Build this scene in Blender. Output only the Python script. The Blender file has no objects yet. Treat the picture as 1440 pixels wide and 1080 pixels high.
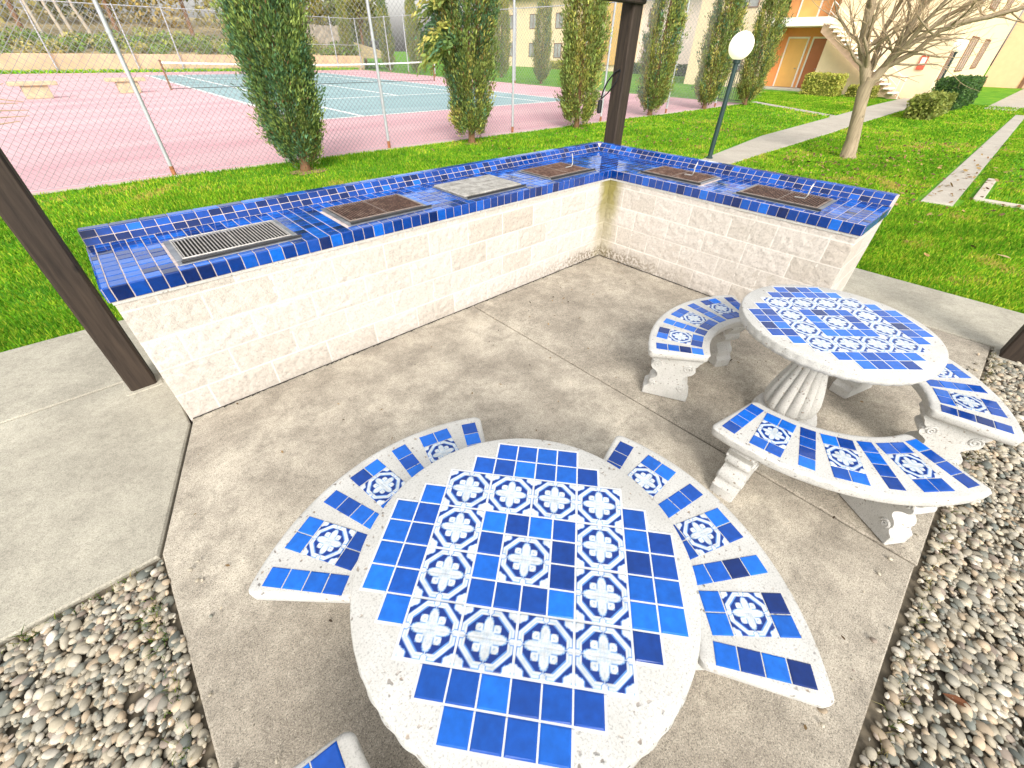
import bpy, bmesh, math, random
import numpy as np
from mathutils import Vector, Matrix
R = math.radians
SC = bpy.context.scene
COL = SC.collection
rng = np.random.default_rng(7)
random.seed(11)

# ------------------------------------------------------------------ camera
cd = bpy.data.cameras.new('camera'); cam = bpy.data.objects.new('camera', cd); COL.objects.link(cam)
cd.sensor_width = 36; cd.lens = 577.02 / 1440 * 36; cd.clip_end = 600; cd.clip_start = .05
r_, u_, f_ = (Vector((.73540, -.67745, .01576)), Vector((.41909, .47297, .77502)), Vector((.53249, .56334, -.63174)))
mw = Matrix(((r_.x, u_.x, -f_.x, -4.0036), (r_.y, u_.y, -f_.y, -2.7802), (r_.z, u_.z, -f_.z, 1.8773), (0, 0, 0, 1)))
cam.matrix_world = mw
SC.camera = cam

# ------------------------------------------------------------------ light
SUN_AZ, SUN_EL = R(-126), R(36)          # azimuth measured from +X towards +Y
w = bpy.data.worlds.new('World'); SC.world = w; w.use_nodes = True
nt = w.node_tree; bg = nt.nodes['Background']
sky = nt.nodes.new('ShaderNodeTexSky'); sky.sky_type = 'NISHITA'; sky.sun_disc = False
sky.sun_elevation = SUN_EL; sky.sun_rotation = R(90) - SUN_AZ
sky.air_density = 2.0; sky.dust_density = 4.0; sky.ozone_density = 1.0
hs = nt.nodes.new('ShaderNodeHueSaturation'); hs.inputs['Saturation'].default_value = .15
nt.links.new(sky.outputs[0], hs.inputs['Color']); nt.links.new(hs.outputs[0], bg.inputs['Color'])
bg.inputs['Strength'].default_value = .15
sl = bpy.data.lights.new('sun', 'SUN'); sl.energy = 1.0; sl.angle = R(20); sl.color = (1, .93, .82)
so = bpy.data.objects.new('sun', sl); COL.objects.link(so)
sd = Vector((math.cos(SUN_EL) * math.cos(SUN_AZ), math.cos(SUN_EL) * math.sin(SUN_AZ), math.sin(SUN_EL)))
so.rotation_euler = (-sd).to_track_quat('-Z', 'Y').to_euler(); so.location = (0, 0, 30)
vs = SC.view_settings; vs.view_transform = 'Standard'; vs.look = 'None'; vs.gamma = 1; vs.exposure = 1.0

# ------------------------------------------------------------------ materials
class NT:
    def __init__(s, name, rough=.7, spec=.5, metal=0):
        s.m = bpy.data.materials.new(name); s.m.use_nodes = True; s.t = s.m.node_tree
        s.b = s.t.nodes['Principled BSDF']
        s.b.inputs['Roughness'].default_value = rough; s.b.inputs['Specular IOR Level'].default_value = spec; s.b.inputs['Metallic'].default_value = metal
    def n(s, typ, **k):
        n = s.t.nodes.new(typ)
        for a, v in k.items(): setattr(n, a, v)
        return n
    def put(s, sock, v):
        if isinstance(v, (int, float)): sock.default_value = v
        elif isinstance(v, tuple): sock.default_value = (*v, 1)[:4] if len(sock.default_value) == 4 else v
        else: s.t.links.new(v, sock)
    def obj(s): return s.n('ShaderNodeTexCoord').outputs['Object']
    def geo(s): return s.n('ShaderNodeNewGeometry').outputs['Position']
    def uv(s): return s.n('ShaderNodeTexCoord').outputs['UV']
    def attr(s, name='Col'): return s.n('ShaderNodeAttribute', attribute_name=name).outputs['Color']
    def noise(s, scale, detail=4, co=None, rough=.55, dist=0):
        n = s.n('ShaderNodeTexNoise'); n.inputs['Scale'].default_value = scale; n.inputs['Detail'].default_value = detail
        n.inputs['Roughness'].default_value = rough; n.inputs['Distortion'].default_value = dist
        s.t.links.new(co if co is not None else s.geo(), n.inputs['Vector']); return n.outputs['Fac']
    def voro(s, scale, co=None, out='Distance', feature='F1'):
        n = s.n('ShaderNodeTexVoronoi', feature=feature); n.inputs['Scale'].default_value = scale
        s.t.links.new(co if co is not None else s.geo(), n.inputs['Vector']); return n.outputs[out]
    def ramp(s, fac, *st):
        n = s.n('ShaderNodeValToRGB'); e = n.color_ramp.elements
        while len(e) < len(st): e.new(.5)
        for el, (p, c) in zip(e, st):
            el.position = p; el.color = (c, c, c, 1) if isinstance(c, (int, float)) else (*c, 1)
        s.t.links.new(fac, n.inputs[0]); return n.outputs[0]
    def mix(s, fac, a, b, blend='MIX'):
        n = s.n('ShaderNodeMix', data_type='RGBA', blend_type=blend)
        s.put(n.inputs[0], fac); s.put(n.inputs[6], a); s.put(n.inputs[7], b); return n.outputs[2]
    def math(s, op, a, b=0.0, c=0.0):
        n = s.n('ShaderNodeMath', operation=op)
        for i, v in enumerate((a, b, c)):
            if i < len(n.inputs): s.put(n.inputs[i], v)
        return n.outputs[0]
    def mapping(s, co, scale=(1, 1, 1), rot=(0, 0, 0)):
        n = s.n('ShaderNodeMapping'); n.inputs['Scale'].default_value = scale; n.inputs['Rotation'].default_value = rot
        s.t.links.new(co, n.inputs[0]); return n.outputs[0]
    def color(s, v): s.put(s.b.inputs['Base Color'], v); return s
    def rough(s, v): s.put(s.b.inputs['Roughness'], v); return s
    def bump(s, h, strength=.5, dist=.01):
        n = s.n('ShaderNodeBump'); n.inputs['Strength'].default_value = strength; n.inputs['Distance'].default_value = dist
        s.t.links.new(h, n.inputs['Height'])
        l = s.b.inputs['Normal'].links
        if l: s.t.links.new(l[0].from_socket, n.inputs['Normal'])
        s.t.links.new(n.outputs[0], s.b.inputs['Normal']); return s

def plain(name, c, rough=.6, metal=0, var=.15, scale=6, spec=.5, bump=0, bscale=60):
    m = NT(name, rough, spec, metal)
    f = m.noise(scale, 5)
    lo = tuple(x * (1 - var) for x in c); hi = tuple(min(1, x * (1 + var)) for x in c)
    m.color(m.ramp(f, (.3, lo), (.7, hi)))
    if bump: m.bump(m.noise(bscale, 4), bump, .004)
    return m.m

def concrete(name, base, dark, speck=.5, seed=0, stain=.5):
    m = NT(name, .9, .25); g = m.geo()
    g = m.mapping(g, (1, 1, 1)) if not seed else m.mapping(g, (1, 1, 1), (0, 0, seed))
    big = m.noise(1.15, 8, g, .68, .5); mid = m.noise(4.2, 8, g, .72, .2); fine = m.noise(190, 4, g, .75)
    c = m.mix(m.ramp(big, (.36, 0.), (.66, 1.)), dark, base)
    c = m.mix(m.math('MULTIPLY', m.ramp(mid, (.36, 1.), (.58, 0.)), stain), c, tuple(x * .72 for x in dark))
    c = m.mix(speck, c, m.ramp(fine, (.32, .3), (.48, 1.), (.7, 1.5)), 'MULTIPLY')
    c = m.mix(.9 * speck, c, m.ramp(m.noise(64, 7, g, .82), (.34, .5), (.46, .98), (.6, 1.08), (.72, 1.3)), 'MULTIPLY')
    c = m.mix(.5, c, m.ramp(m.noise(22, 6, g, .75), (.36, .72), (.5, 1.), (.66, 1.12)), 'MULTIPLY')
    vn = m.n('ShaderNodeTexVoronoi'); vn.inputs['Scale'].default_value = 210; m.t.links.new(g, vn.inputs['Vector'])
    sep = m.n('ShaderNodeSeparateColor'); m.t.links.new(vn.outputs['Color'], sep.inputs[0]); dot = m.ramp(vn.outputs['Distance'], (.25, 1.), (.5, 0.))
    c = m.mix(m.math('MULTIPLY', m.math('MULTIPLY', m.ramp(sep.outputs[0], (.7, 0.), (.8, 1.)), dot), .75 * speck), c, tuple(x * .3 for x in dark))
    c = m.mix(m.math('MULTIPLY', m.math('MULTIPLY', m.ramp(sep.outputs[1], (.76, 0.), (.85, 1.)), dot), .5 * speck), c, (.66, .6, .5))
    m.color(c); m.bump(fine, .35, .004); m.bump(mid, .2, .01)
    return m.m

def vcol(name, rough=.6, spec=.4, trans=0, var=.0, bump=None):
    m = NT(name, rough, spec); c = m.attr()
    if var: c = m.mix(1., c, m.ramp(m.noise(30, 3), (.3, 1 - var), (.7, 1 + var)), 'MULTIPLY')
    m.color(c)
    if bump: m.bump(m.noise(bump[0], 3), bump[1], bump[2])
    if trans:
        tr = m.n('ShaderNodeBsdfTranslucent'); m.t.links.new(c, tr.inputs[0])
        mx = m.n('ShaderNodeMixShader'); mx.inputs[0].default_value = trans
        out = m.t.nodes['Material Output']
        m.t.links.new(m.b.outputs[0], mx.inputs[1]); m.t.links.new(tr.outputs[0], mx.inputs[2]); m.t.links.new(mx.outputs[0], out.inputs[0])
    return m.m

M = {}
M['patio'] = concrete('patio_concrete', (.54, .485, .395), (.30, .262, .212), 1., 0, .75)
M['walk'] = concrete('walk_concrete', (.47, .44, .36), (.33, .305, .25), .6, .7, .4)
M['path'] = concrete('path_concrete', (.46, .42, .36), (.38, .34, .29), .3, 1.1, .2)
M['joint'] = plain('joint_dirt', (.035, .03, .024), .95)
M['kerb'] = plain('kerb_concrete', (.47, .41, .34), .9, var=.12, scale=3)

def m_block():
    m = NT('split_face_block_paint', .85, .25); uv = m.uv()
    b = m.n('ShaderNodeTexBrick'); m.t.links.new(uv, b.inputs[0])
    for k, v in dict(Scale=1, **{'Brick Width': .386, 'Row Height': .19304, 'Mortar Size': .006, 'Mortar Smooth': .3, 'Bias': 0}).items(): b.inputs[k].default_value = v
    b.inputs['Color1'].default_value = (0, 0, 0, 1); b.inputs['Color2'].default_value = (1, 1, 1, 1); b.inputs['Mortar'].default_value = (.5, .5, .5, 1)
    b.offset = .5
    blk = b.outputs['Color']; mort = b.outputs['Fac']
    c = m.ramp(blk, (.0, (.49, .445, .395)), (.35, (.545, .50, .455)), (.85, (.57, .525, .485)), (1., (.46, .405, .345)))
    n1 = m.noise(55, 6, None, .7); n2 = m.noise(3.2, 5, None, .6)
    c = m.mix(1., c, m.ramp(n1, (.3, .7), (.48, 1.), (.7, 1.12)), 'MULTIPLY')
    c = m.mix(m.math('MULTIPLY', m.ramp(n2, (.52, 0.), (.78, 1.)), .3), c, (.4, .345, .28))
    c = m.mix(mort, c, (.66, .61, .56))
    # weather stains with a shape of their own: grime creeping up from the paving, algae in the inner corner
    sx = m.n('ShaderNodeSeparateXYZ'); m.t.links.new(m.geo(), sx.inputs[0])
    z = sx.outputs[2]
    wob = m.noise(7, 5)
    grime = m.math('MULTIPLY', m.ramp(m.math('ADD', z, m.math('MULTIPLY', wob, -.16)), (.0, 1.), (.07, 0.)), m.ramp(m.noise(38, 4), (.42, 0.), (.56, 1.)))
    rc = m.math('SQRT', m.math('ADD', m.math('POWER', sx.outputs[0], 2.0), m.math('POWER', sx.outputs[1], 2.0)))
    far = m.ramp(m.math('MULTIPLY', rc, .5), (.1, 1.), (.45, .4), (.8, .12))
    c = m.mix(m.math('MULTIPLY', m.math('MULTIPLY', grime, far), .8), c, (.13, .10, .06))
    r2 = m.math('SQRT', m.math('ADD', m.math('POWER', sx.outputs[0], 2.0), m.math('POWER', sx.outputs[1], 2.0)))
    moss = m.ramp(m.math('ADD', r2, m.math('MULTIPLY', m.noise(5, 4), .16)), (.16, 1.), (.27, 0.))
    moss = m.math('MULTIPLY', moss, m.ramp(m.math('ADD', z, m.math('MULTIPLY', m.noise(4, 3), .3)), (.2, .25), (.55, .6), (.85, 1.)))
    leftonly = m.ramp(sx.outputs[0], (.0, 1.), (.004, .12))
    c = m.mix(m.math('MULTIPLY', m.math('MULTIPLY', moss, leftonly), .9), c, (.23, .2, .04))
    m.color(c); m.bump(n1, .6, .01); m.bump(m.noise(170, 3), .6, .005)
    return m.m
M['block'] = m_block()

def m_tile(name, rough=.09, spec=.55):
    m = NT(name, rough, spec); c = m.attr()
    c = m.mix(.55, c, m.ramp(m.noise(38, 3), (.3, .72), (.7, 1.25)), 'MULTIPLY')
    m.color(c); m.bump(m.noise(26, 2), .1, .004)
    
    return m.m
M['tile'] = m_tile('blue_glazed_tile')
M['decktile'] = m_tile('glossy_deck_tile', .05, .75)
M['medallion'] = m_tile('painted_medallion_tile', .12)
M['grout'] = plain('grout_dark', (.5, .42, .4), .9, var=.2, scale=30)
M['grout_white'] = plain('grout_white', (.56, .57, .58), .9, var=.08, scale=30)

def m_cast(name, edge=False):
    m = NT(name, .75, .3); g = m.geo()
    c = m.ramp(m.noise(9, 5, g), (.3, (.455, .445, .42)), (.7, (.54, .53, .505)))
    c = m.mix(.8, c, m.ramp(m.noise(170, 4, g, .75), (.34, .5), (.47, 1.), (.7, 1.12)), 'MULTIPLY')
    c = m.mix(m.math('MULTIPLY', m.ramp(m.noise(2.3, 5, g, .65), (.5, 0.), (.75, 1.)), .3), c, (.36, .33, .28))
    v = m.n('ShaderNodeTexVoronoi'); v.inputs['Scale'].default_value = 48; v.inputs['Randomness'].default_value = 1
    wv = m.n('ShaderNodeVectorMath', operation='ADD'); nn = m.n('ShaderNodeTexNoise'); nn.inputs['Scale'].default_value = 60
    m.t.links.new(g, nn.inputs['Vector'])
    sc = m.n('ShaderNodeVectorMath', operation='SCALE'); sc.inputs['Scale'].default_value = .02; m.t.links.new(nn.outputs['Color'], sc.inputs[0])
    m.t.links.new(g, wv.inputs[0]); m.t.links.new(sc.outputs[0], wv.inputs[1]); m.t.links.new(wv.outputs[0], v.inputs['Vector'])
    sep = m.n('ShaderNodeSeparateColor'); m.t.links.new(v.outputs['Color'], sep.inputs[0])
    chip = m.math('MULTIPLY', m.ramp(v.outputs['Distance'], (.17, 1.), (.27, 0.)), m.ramp(sep.outputs[0], (.5, 0.), (.54, 1.)))
    chip = m.math('MULTIPLY', chip, m.ramp(m.noise(6, 4, g), (.38, .05), (.56, 1.)))
    c = m.mix(m.math('MULTIPLY', chip, .85), c, m.mix(sep.outputs[1], (.11, .10, .095), (.30, .22, .15)))
    m.color(c); m.bump(m.math('MULTIPLY', chip, -1.), .5, .004); m.bump(m.noise(90, 3, g), .2, .003)
    return m.m
M['cast'] = m_cast('white_cast_stone')

def m_wood(name, a, b):
    m = NT(name, .75, .3); o = m.obj(); s = m.mapping(o, (22, 22, 1.6))
    n = m.noise(1.6, 7, s, .65, .4)
    c = m.ramp(n, (.25, a), (.5, tuple((x + y) / 2 for x, y in zip(a, b))), (.8, b))
    kn = m.ramp(m.voro(2.2, m.mapping(o, (2.4, 2.4, 1.2))), (.03, 1.), (.09, 0.))
    c = m.mix(m.math('MULTIPLY', kn, .8), c, (.01, .008, .006))
    m.color(c); m.bump(n, .5, .006); return m.m
M['post'] = m_wood('dark_stained_timber', (.014, .010, .008), (.06, .042, .03))
M['bark'] = m_wood('grey_brown_bark', (.16, .12, .075), (.44, .35, .23))
M['cybark'] = m_wood('red_brown_bark', (.12, .06, .03), (.3, .17, .09))
M['pale_bark'] = m_wood('pale_bark', (.32, .26, .19), (.54, .46, .36))
M['twig'] = plain('twig_bark', (.40, .29, .18), .85)
M['steel'] = NT('worn_galvanised_steel', .42, .5, .85); _m = M['steel']; _m.color(_m.ramp(_m.noise(12, 5), (.3, (.22, .23, .26)), (.7, (.42, .43, .46)))); M['steel'] = _m.m
M['fence_steel'] = plain('fence_steel_paint', (.46, .47, .5), .5, .3, var=.1)
M['wire'] = plain('shaded_fence_wire', (.27, .27, .28), .6, .2, var=.1)  # darker than the posts: shade on the wires put into their colour
M['rustbase'] = plain('rusty_post_foot', (.3, .12, .05), .85, var=.4, scale=20)
M['black'] = plain('hollow_black', (.012, .011, .010), .9)  # black for the dark hollow under the grates
def m_rust():
    m = NT('rusted_grate_iron', .7, .4, .2)
    m.color(m.ramp(m.noise(25, 5), (.3, (.05, .03, .022)), (.52, (.14, .075, .055)), (.75, (.28, .2, .15)))); return m.m
M['rust'] = m_rust()
M['rustrim'] = plain('dull_grate_rim', (.26, .21, .18), .6, .4, var=.3, scale=30)
M['grate'] = plain('bare_grate_steel', (.5, .47, .44), .45, .6, var=.25, scale=30)
def m_griddle():
    m = NT('weathered_griddle_plate', .6, .4, .1); n = m.noise(14, 7, None, .7)
    c = m.ramp(n, (.3, (.16, .15, .13)), (.5, (.36, .34, .31)), (.72, (.56, .54, .5)))
    m.color(m.mix(.4, c, m.ramp(m.noise(120, 3), (.35, .3), (.6, 1.2)), 'MULTIPLY')); m.bump(n, .3, .004); return m.m
M['griddle'] = m_griddle()
M['lampgreen'] = plain('dark_green_lamp_paint', (.018, .042, .042), .4)
g = NT('frosted_globe', .4); g.color((.9, .88, .82)); g.b.inputs['Emission Color'].default_value = (1, .88, .62, 1); g.b.inputs['Emission Strength'].default_value = .4; M['globe'] = g.m
M['cord'] = plain('black_rubber', (.01, .01, .011), .5)

def m_court(name, a, b, streak=.5):
    m = NT(name, .9, .2); g = m.geo()
    n = m.noise(.5, 6, m.mapping(g, (.35, 1.6, 1)), .6, .4)  # long bands of sunlight and tree shadow put into the surface colour
    c = m.ramp(n, (.32, a), (.68, b))
    c = m.mix(m.ramp(m.noise(1.7, 6, g, .7), (.62, 0.), (.8, .5)), c, tuple(x * .6 for x in a))
    m.color(m.mix(.25, c, m.ramp(m.noise(60, 4, g), (.3, .7), (.7, 1.2)), 'MULTIPLY')); return m.m
M['pinkcourt'] = m_court('faded_red_court_sun_streaks', (.58, .32, .355), (.70, .44, .465))
M['bluecourt'] = m_court('faded_teal_court_sun_streaks', (.235, .35, .37), (.315, .43, .45))
M['line'] = plain('court_line_paint', (.78, .78, .76), .8)
M['netcord'] = plain('net_cord', (.05, .055, .055), .9)
M['netband'] = plain('net_band', (.8, .8, .78), .8)
M['tanwall'] = plain('tan_bank_wall', (.62, .43, .26), .9, var=.14, scale=1.2, bump=.3, bscale=20)
M['benchstone'] = plain('yellow_court_bench', (.5, .41, .26), .85)
M['soil'] = plain('bank_soil', (.42, .33, .17), .95, var=.3, scale=1.5)
M['mulch'] = plain('dry_needle_mulch', (.3, .19, .1), .95, var=.4, scale=25)

def m_lawn():
    m = NT('lawn', .9, .15); g = m.geo()
    c = m.ramp(m.noise(1.1, 6, g, .6, .5), (.3, (.06, .2, .01)), (.5, (.11, .3, .015)), (.7, (.2, .36, .02)))
    c = m.mix(.6, c, m.ramp(m.noise(45, 4, g, .7), (.3, .45), (.7, 1.4)), 'MULTIPLY')
    m.color(c); m.bump(m.noise(45, 4, g), .8, .03); return m.m
M['lawn'] = m_lawn()
M['leaf'] = vcol('foliage', .6, .3, .25)
M['grass'] = vcol('grass_blades', .8, .05, .35)
M['pebble'] = vcol('river_pebbles', .6, .35, 0, .16)
M['litter'] = vcol('dry_leaves', .8, .2, .15)
M['gravelbase'] = plain('gravel_bed_soil', (.14, .115, .08), .95, var=.4, scale=30)
M['cream'] = plain('cream_stucco', (.84, .65, .43), .85, var=.05, scale=3, bump=.15, bscale=120)  # cream warmed so the wall colour carries the lens flare glow
M['peach'] = plain('peach_stucco', (.74, .46, .29), .85, var=.05, scale=3)
M['pink'] = plain('pink_stucco', (.8, .66, .58), .85, var=.05, scale=3)
M['orange'] = plain('orange_stucco', (.76, .34, .12), .8, var=.06, scale=2)
M['door'] = plain('ochre_door', (.74, .44, .13), .5, var=.06, scale=2)
M['reddoor'] = plain('red_brown_door', (.46, .16, .06), .5, var=.08, scale=2)
M['trim'] = plain('white_trim', (.84, .80, .72), .7, var=.04)
M['browntrim'] = plain('brown_trim', (.2, .09, .05), .6)
M['glass'] = plain('window_glass', (.34, .34, .34), .12, var=.3, scale=1)
M['stair'] = plain('stair_stringer', (.6, .4, .28), .8, var=.06)
M['redbox'] = plain('red_box', (.55, .1, .06), .5)
M['roof'] = plain('roof_tile', (.28, .15, .1), .85)
M['board'] = plain('weathered_board', (.34, .29, .23), .9, var=.35, scale=2.5)
M['iron'] = plain('black_iron', (.02, .02, .022), .5)

# ------------------------------------------------------------------ mesh helpers
class MB:
    def __init__(s): s.v = []; s.f = []; s.c = []; s.uv = {}
    def face(s, pts, col=None):
        i = len(s.v); s.v.extend(tuple(p) for p in pts); s.f.append(tuple(range(i, i + len(pts)))); s.c.append(col)
    def add(s, vs, fs, col=None):
        i = len(s.v); s.v.extend(tuple(p) for p in vs)
        for f in fs: s.f.append(tuple(i + k for k in f)); s.c.append(col)
    def box(s, x0, x1, y0, y1, z0, z1, col=None, mat=None):
        vs = [(x, y, z) for z in (z0, z1) for y in (y0, y1) for x in (x0, x1)]
        if mat is not None: vs = [mat @ Vector(v) for v in vs]
        s.add(vs, [(0, 2, 3, 1), (4, 5, 7, 6), (0, 1, 5, 4), (2, 6, 7, 3), (0, 4, 6, 2), (1, 3, 7, 5)], col); return s
    def bbox(s, x0, x1, y0, y1, z0, z1, b=.01, col=None, mat=None):
        # box with chamfered edges
        def ring(z, d): return [(x0 + d + (0), y0 + d, z), (x1 - d, y0 + d, z), (x1 - d, y1 - d, z), (x0 + d, y1 - d, z)]
        def oct_(z, d):
            return [(x0 + b + d, y0 + d, z), (x1 - b - d, y0 + d, z), (x1 - d, y0 + b + d, z), (x1 - d, y1 - b - d, z), (x1 - b - d, y1 - d, z), (x0 + b + d, y1 - d, z), (x0 + d, y1 - b - d, z), (x0 + d, y0 + b + d, z)]
        s.rings([oct_(z0, b * .7), oct_(z0 + b, 0), oct_(z1 - b, 0), oct_(z1, b * .7)], col, mat); return s
    def rings(s, rs, col=None, mat=None, caps=(True, True), closed=True):
        n = len(rs[0]); vs = [p for r in rs for p in r]
        if mat is not None: vs = [mat @ Vector(v) for v in vs]
        fs = []
        for k in range(len(rs) - 1):
            for i in range(n if closed else n - 1):
                j = (i + 1) % n; fs.append((k * n + i, k * n + j, (k + 1) * n + j, (k + 1) * n + i))
        if caps[0]: fs.append(tuple(range(n - 1, -1, -1)))
        if caps[1]: fs.append(tuple(range((len(rs) - 1) * n, len(rs) * n)))
        s.add(vs, fs, col); return s
    def tube(s, path, rad, n=8, col=None, caps=True):
        path = [Vector(p) for p in path]; rs = []
        if isinstance(rad, (int, float)): rad = [rad] * len(path)
        up = None
        for i, p in enumerate(path):
            d = (path[min(i + 1, len(path) - 1)] - path[max(i - 1, 0)]).normalized()
            if up is None: up = Vector((0, 0, 1)) if abs(d.z) < .9 else Vector((1, 0, 0))
            a = d.cross(up).normalized(); b = a.cross(d).normalized(); up = b
            rs.append([p + (a * math.cos(-2 * math.pi * k / n) + b * math.sin(-2 * math.pi * k / n)) * rad[i] for k in range(n)])
        s.rings(rs[::-1], col, None, (caps, caps)); return s
    def lathe(s, prof, n=32, fn=None, center=(0, 0, 0), col=None, caps=(True, True)):
        rs = []
        for (r, z) in prof:
            ring = []
            for k in range(n):
                a = 2 * math.pi * k / n; rr = r if fn is None else fn(r, z, a)
                ring.append((center[0] + rr * math.cos(a), center[1] + rr * math.sin(a), center[2] + z))
            rs.append(ring)
        s.rings(rs, col, None, caps); return s
    def prism(s, poly, z0, z1, col=None, mat=None):
        return s.rings([[(x, y, z0) for x, y in poly], [(x, y, z1) for x, y in poly]], col, mat)
    def build(s, name, mat, parent=None, smooth=False, loc=None):
        me = bpy.data.meshes.new(name); me.from_pydata(s.v, [], s.f)
        if any(c is not None for c in s.c):
            at = me.color_attributes.new('Col', 'FLOAT_COLOR', 'CORNER'); buf = []
            for f, c in zip(s.f, s.c):
                c = c or (.5, .5, .5)
                if isinstance(c[0], (tuple, list)):
                    for q in c: buf.extend((*q, 1))
                else: buf.extend((*c, 1) * len(f))
            at.data.foreach_set('color', buf)
        if smooth:
            me.polygons.foreach_set('use_smooth', [True] * len(me.polygons))
        me.validate(); me.update()
        if smooth and smooth is not True: me.set_sharp_from_angle(angle=R(smooth))
        return link(name, me, mat, parent, loc)
def link(name, me, mat, parent=None, loc=None):
    me.materials.clear(); me.materials.append(M[mat] if isinstance(mat, str) else mat)
    o = bpy.data.objects.new(name, me); COL.objects.link(o)
    if parent is not None: o.parent = parent
    if loc is not None: o.location = loc
    return o
def npmesh(name, V, F, mat, C=None, parent=None, smooth=False, UV=None, loc=None):
    me = bpy.data.meshes.new(name); V = np.asarray(V, np.float32); F = np.asarray(F, np.int32); k = F.shape[1]
    me.vertices.add(len(V)); me.vertices.foreach_set('co', V.ravel())
    me.loops.add(F.size); me.loops.foreach_set('vertex_index', F.ravel())
    me.polygons.add(len(F)); me.polygons.foreach_set('loop_start', np.arange(0, F.size, k, dtype=np.int32))
    if smooth: me.polygons.foreach_set('use_smooth', np.ones(len(F), bool))
    me.update(calc_edges=True)
    if C is not None:
        at = me.color_attributes.new('Col', 'FLOAT_COLOR', 'POINT'); c4 = np.ones((len(V), 4), np.float32); c4[:, :3] = C; at.data.foreach_set('color', c4.ravel())
    if UV is not None:
        ul = me.uv_layers.new(name='UVMap'); ul.data.foreach_set('uv', np.asarray(UV, np.float32)[F.ravel()].ravel())
    return link(name, me, mat, parent, loc)

def tag(o, label=None, cat=None, group=None, kind=None):
    for k, v in (('label', label), ('category', cat), ('group', group), ('kind', kind)):
        if v: o[k] = v
    return o
def thing(name, label, cat, loc=(0, 0, 0), rz=0, group=None):
    o = bpy.data.objects.new(name, None); COL.objects.link(o); o.empty_display_size = .2
    o.location = loc; o.rotation_euler = (0, 0, rz); return tag(o, label, cat, group)
def struct(o): o['kind'] = 'structure'; return o
def stuff(o, label, cat): return tag(o, label, cat, None, 'stuff')
def copy_tree(o, parent=None):
    c = o.copy(); COL.objects.link(c); c.parent = parent
    for ch in list(o.children): copy_tree(ch, c)
    return c

# ------------------------------------------------------------------ ground, paving, court
GZ = -.03
lawn = MB(); lawn.face([(-200, -200, GZ), (260, -200, GZ), (260, 260, GZ), (-200, 260, GZ)]); struct(lawn.build('ground', 'lawn'))

def poly_slab(mb, pts, z0, z1, b=.008):
    c = np.mean(np.array(pts), 0)
    def ins(d):
        P = [Vector((p[0], p[1], 0)) for p in pts]; n = len(P); out = []
        for i in range(n):
            a = (P[i] - P[i - 1]).normalized(); bb = (P[(i + 1) % n] - P[i]).normalized()
            n1 = Vector((-a.y, a.x, 0)); n2 = Vector((-bb.y, bb.x, 0)); m = (n1 + n2); m /= max(.2, 1 + n1.dot(n2))
            out.append(P[i] + m * d)
        return [(q.x, q.y) for q in out]
    o = ins(b)
    mb.rings([[(x, y, z0) for x, y in pts], [(x, y, z1 - b) for x, y in pts], [(x, y, z1) for x, y in o]])
bed = MB(); bed.box(-6.2, 1.95, -4.6, 1.8, -.1, -.026); struct(bed.build('paving_bed', 'joint'))
pm = MB()
poly_slab(pm, [(-4.545, -3.39), (-1.906, -3.39), (-1.906, .3), (-4.21, .3), (-4.21, -.03), (-4.525, -.94)], -.05, 0)
poly_slab(pm, [(-1.892, -3.40), (.945, -3.42), (.945, .3), (-1.892, .3)], -.05, -.002)
poly_slab(pm, [(-5.6, -5.6), (-4.55, -5.6), (-4.55, -4.6), (-5.6, -4.6)], -.09, -.06)
struct(pm.build('patio', 'patio'))
wm = MB()
poly_slab(wm, [(-9, -.93), (-4.54, -.945), (-4.225, -.03), (-4.225, .735), (-9, .735)], -.05, .001)
poly_slab(wm, [(-9, .75), (-4.47, .75), (-4.47, 1.8), (-9, 1.8)], -.05, .003)
poly_slab(wm, [(-4.46, .75), (.945, .75), (.945, 1.8), (-4.46, 1.8)], -.05, -.001)
poly_slab(wm, [(.957, -8), (1.95, -8), (1.95, 1.8), (.957, 1.8)], -.05, .004)
struct(wm.build('walkway', 'walk'))
pt = MB()
poly_slab(pt, [(1.96, 1.28), (8, 1.42), (14, 1.5), (20, 1.62), (34, 1.75), (34, 3.3), (26, 3.2), (19, 2.9), (11.2, 2.62), (6.5, 2.05), (1.96, 1.78)], -.06, -.012)
poly_slab(pt, [(18.7, 2.9), (19.4, 2.92), (22.9, 7.6), (22.3, 7.6)], -.06, -.014)
poly_slab(pt, [(6.25, -2.5), (27, -2.36), (27, -2.02), (6.2, -2.08)], -.06, -.008)
poly_slab(pt, [(29.5, -2.2), (56, -2.0), (56, -.75), (29.5, -.7)], -.06, -.01)
struct(pt.build('path', 'path'))
kb = MB(); kb.bbox(6.98, 7.12, -9, -2.66, -.08, .012, .012); kb.bbox(7.122, 9.3, -2.8, -2.66, -.08, .01, .012)
tag(kb.build('kerb', 'kerb'), 'pale concrete kerb edging round the planted corner of the lawn', 'kerb')
gv = MB(); gv.face([(-8, -8, -.024), (.955, -8, -.024), (.955, -3.3, -.024), (-4.5, -3.3, -.024), (-4.5, -.9, -.024), (-8, -.9, -.024)]); struct(gv.build('gravel_bed', 'gravelbase'))

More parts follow.
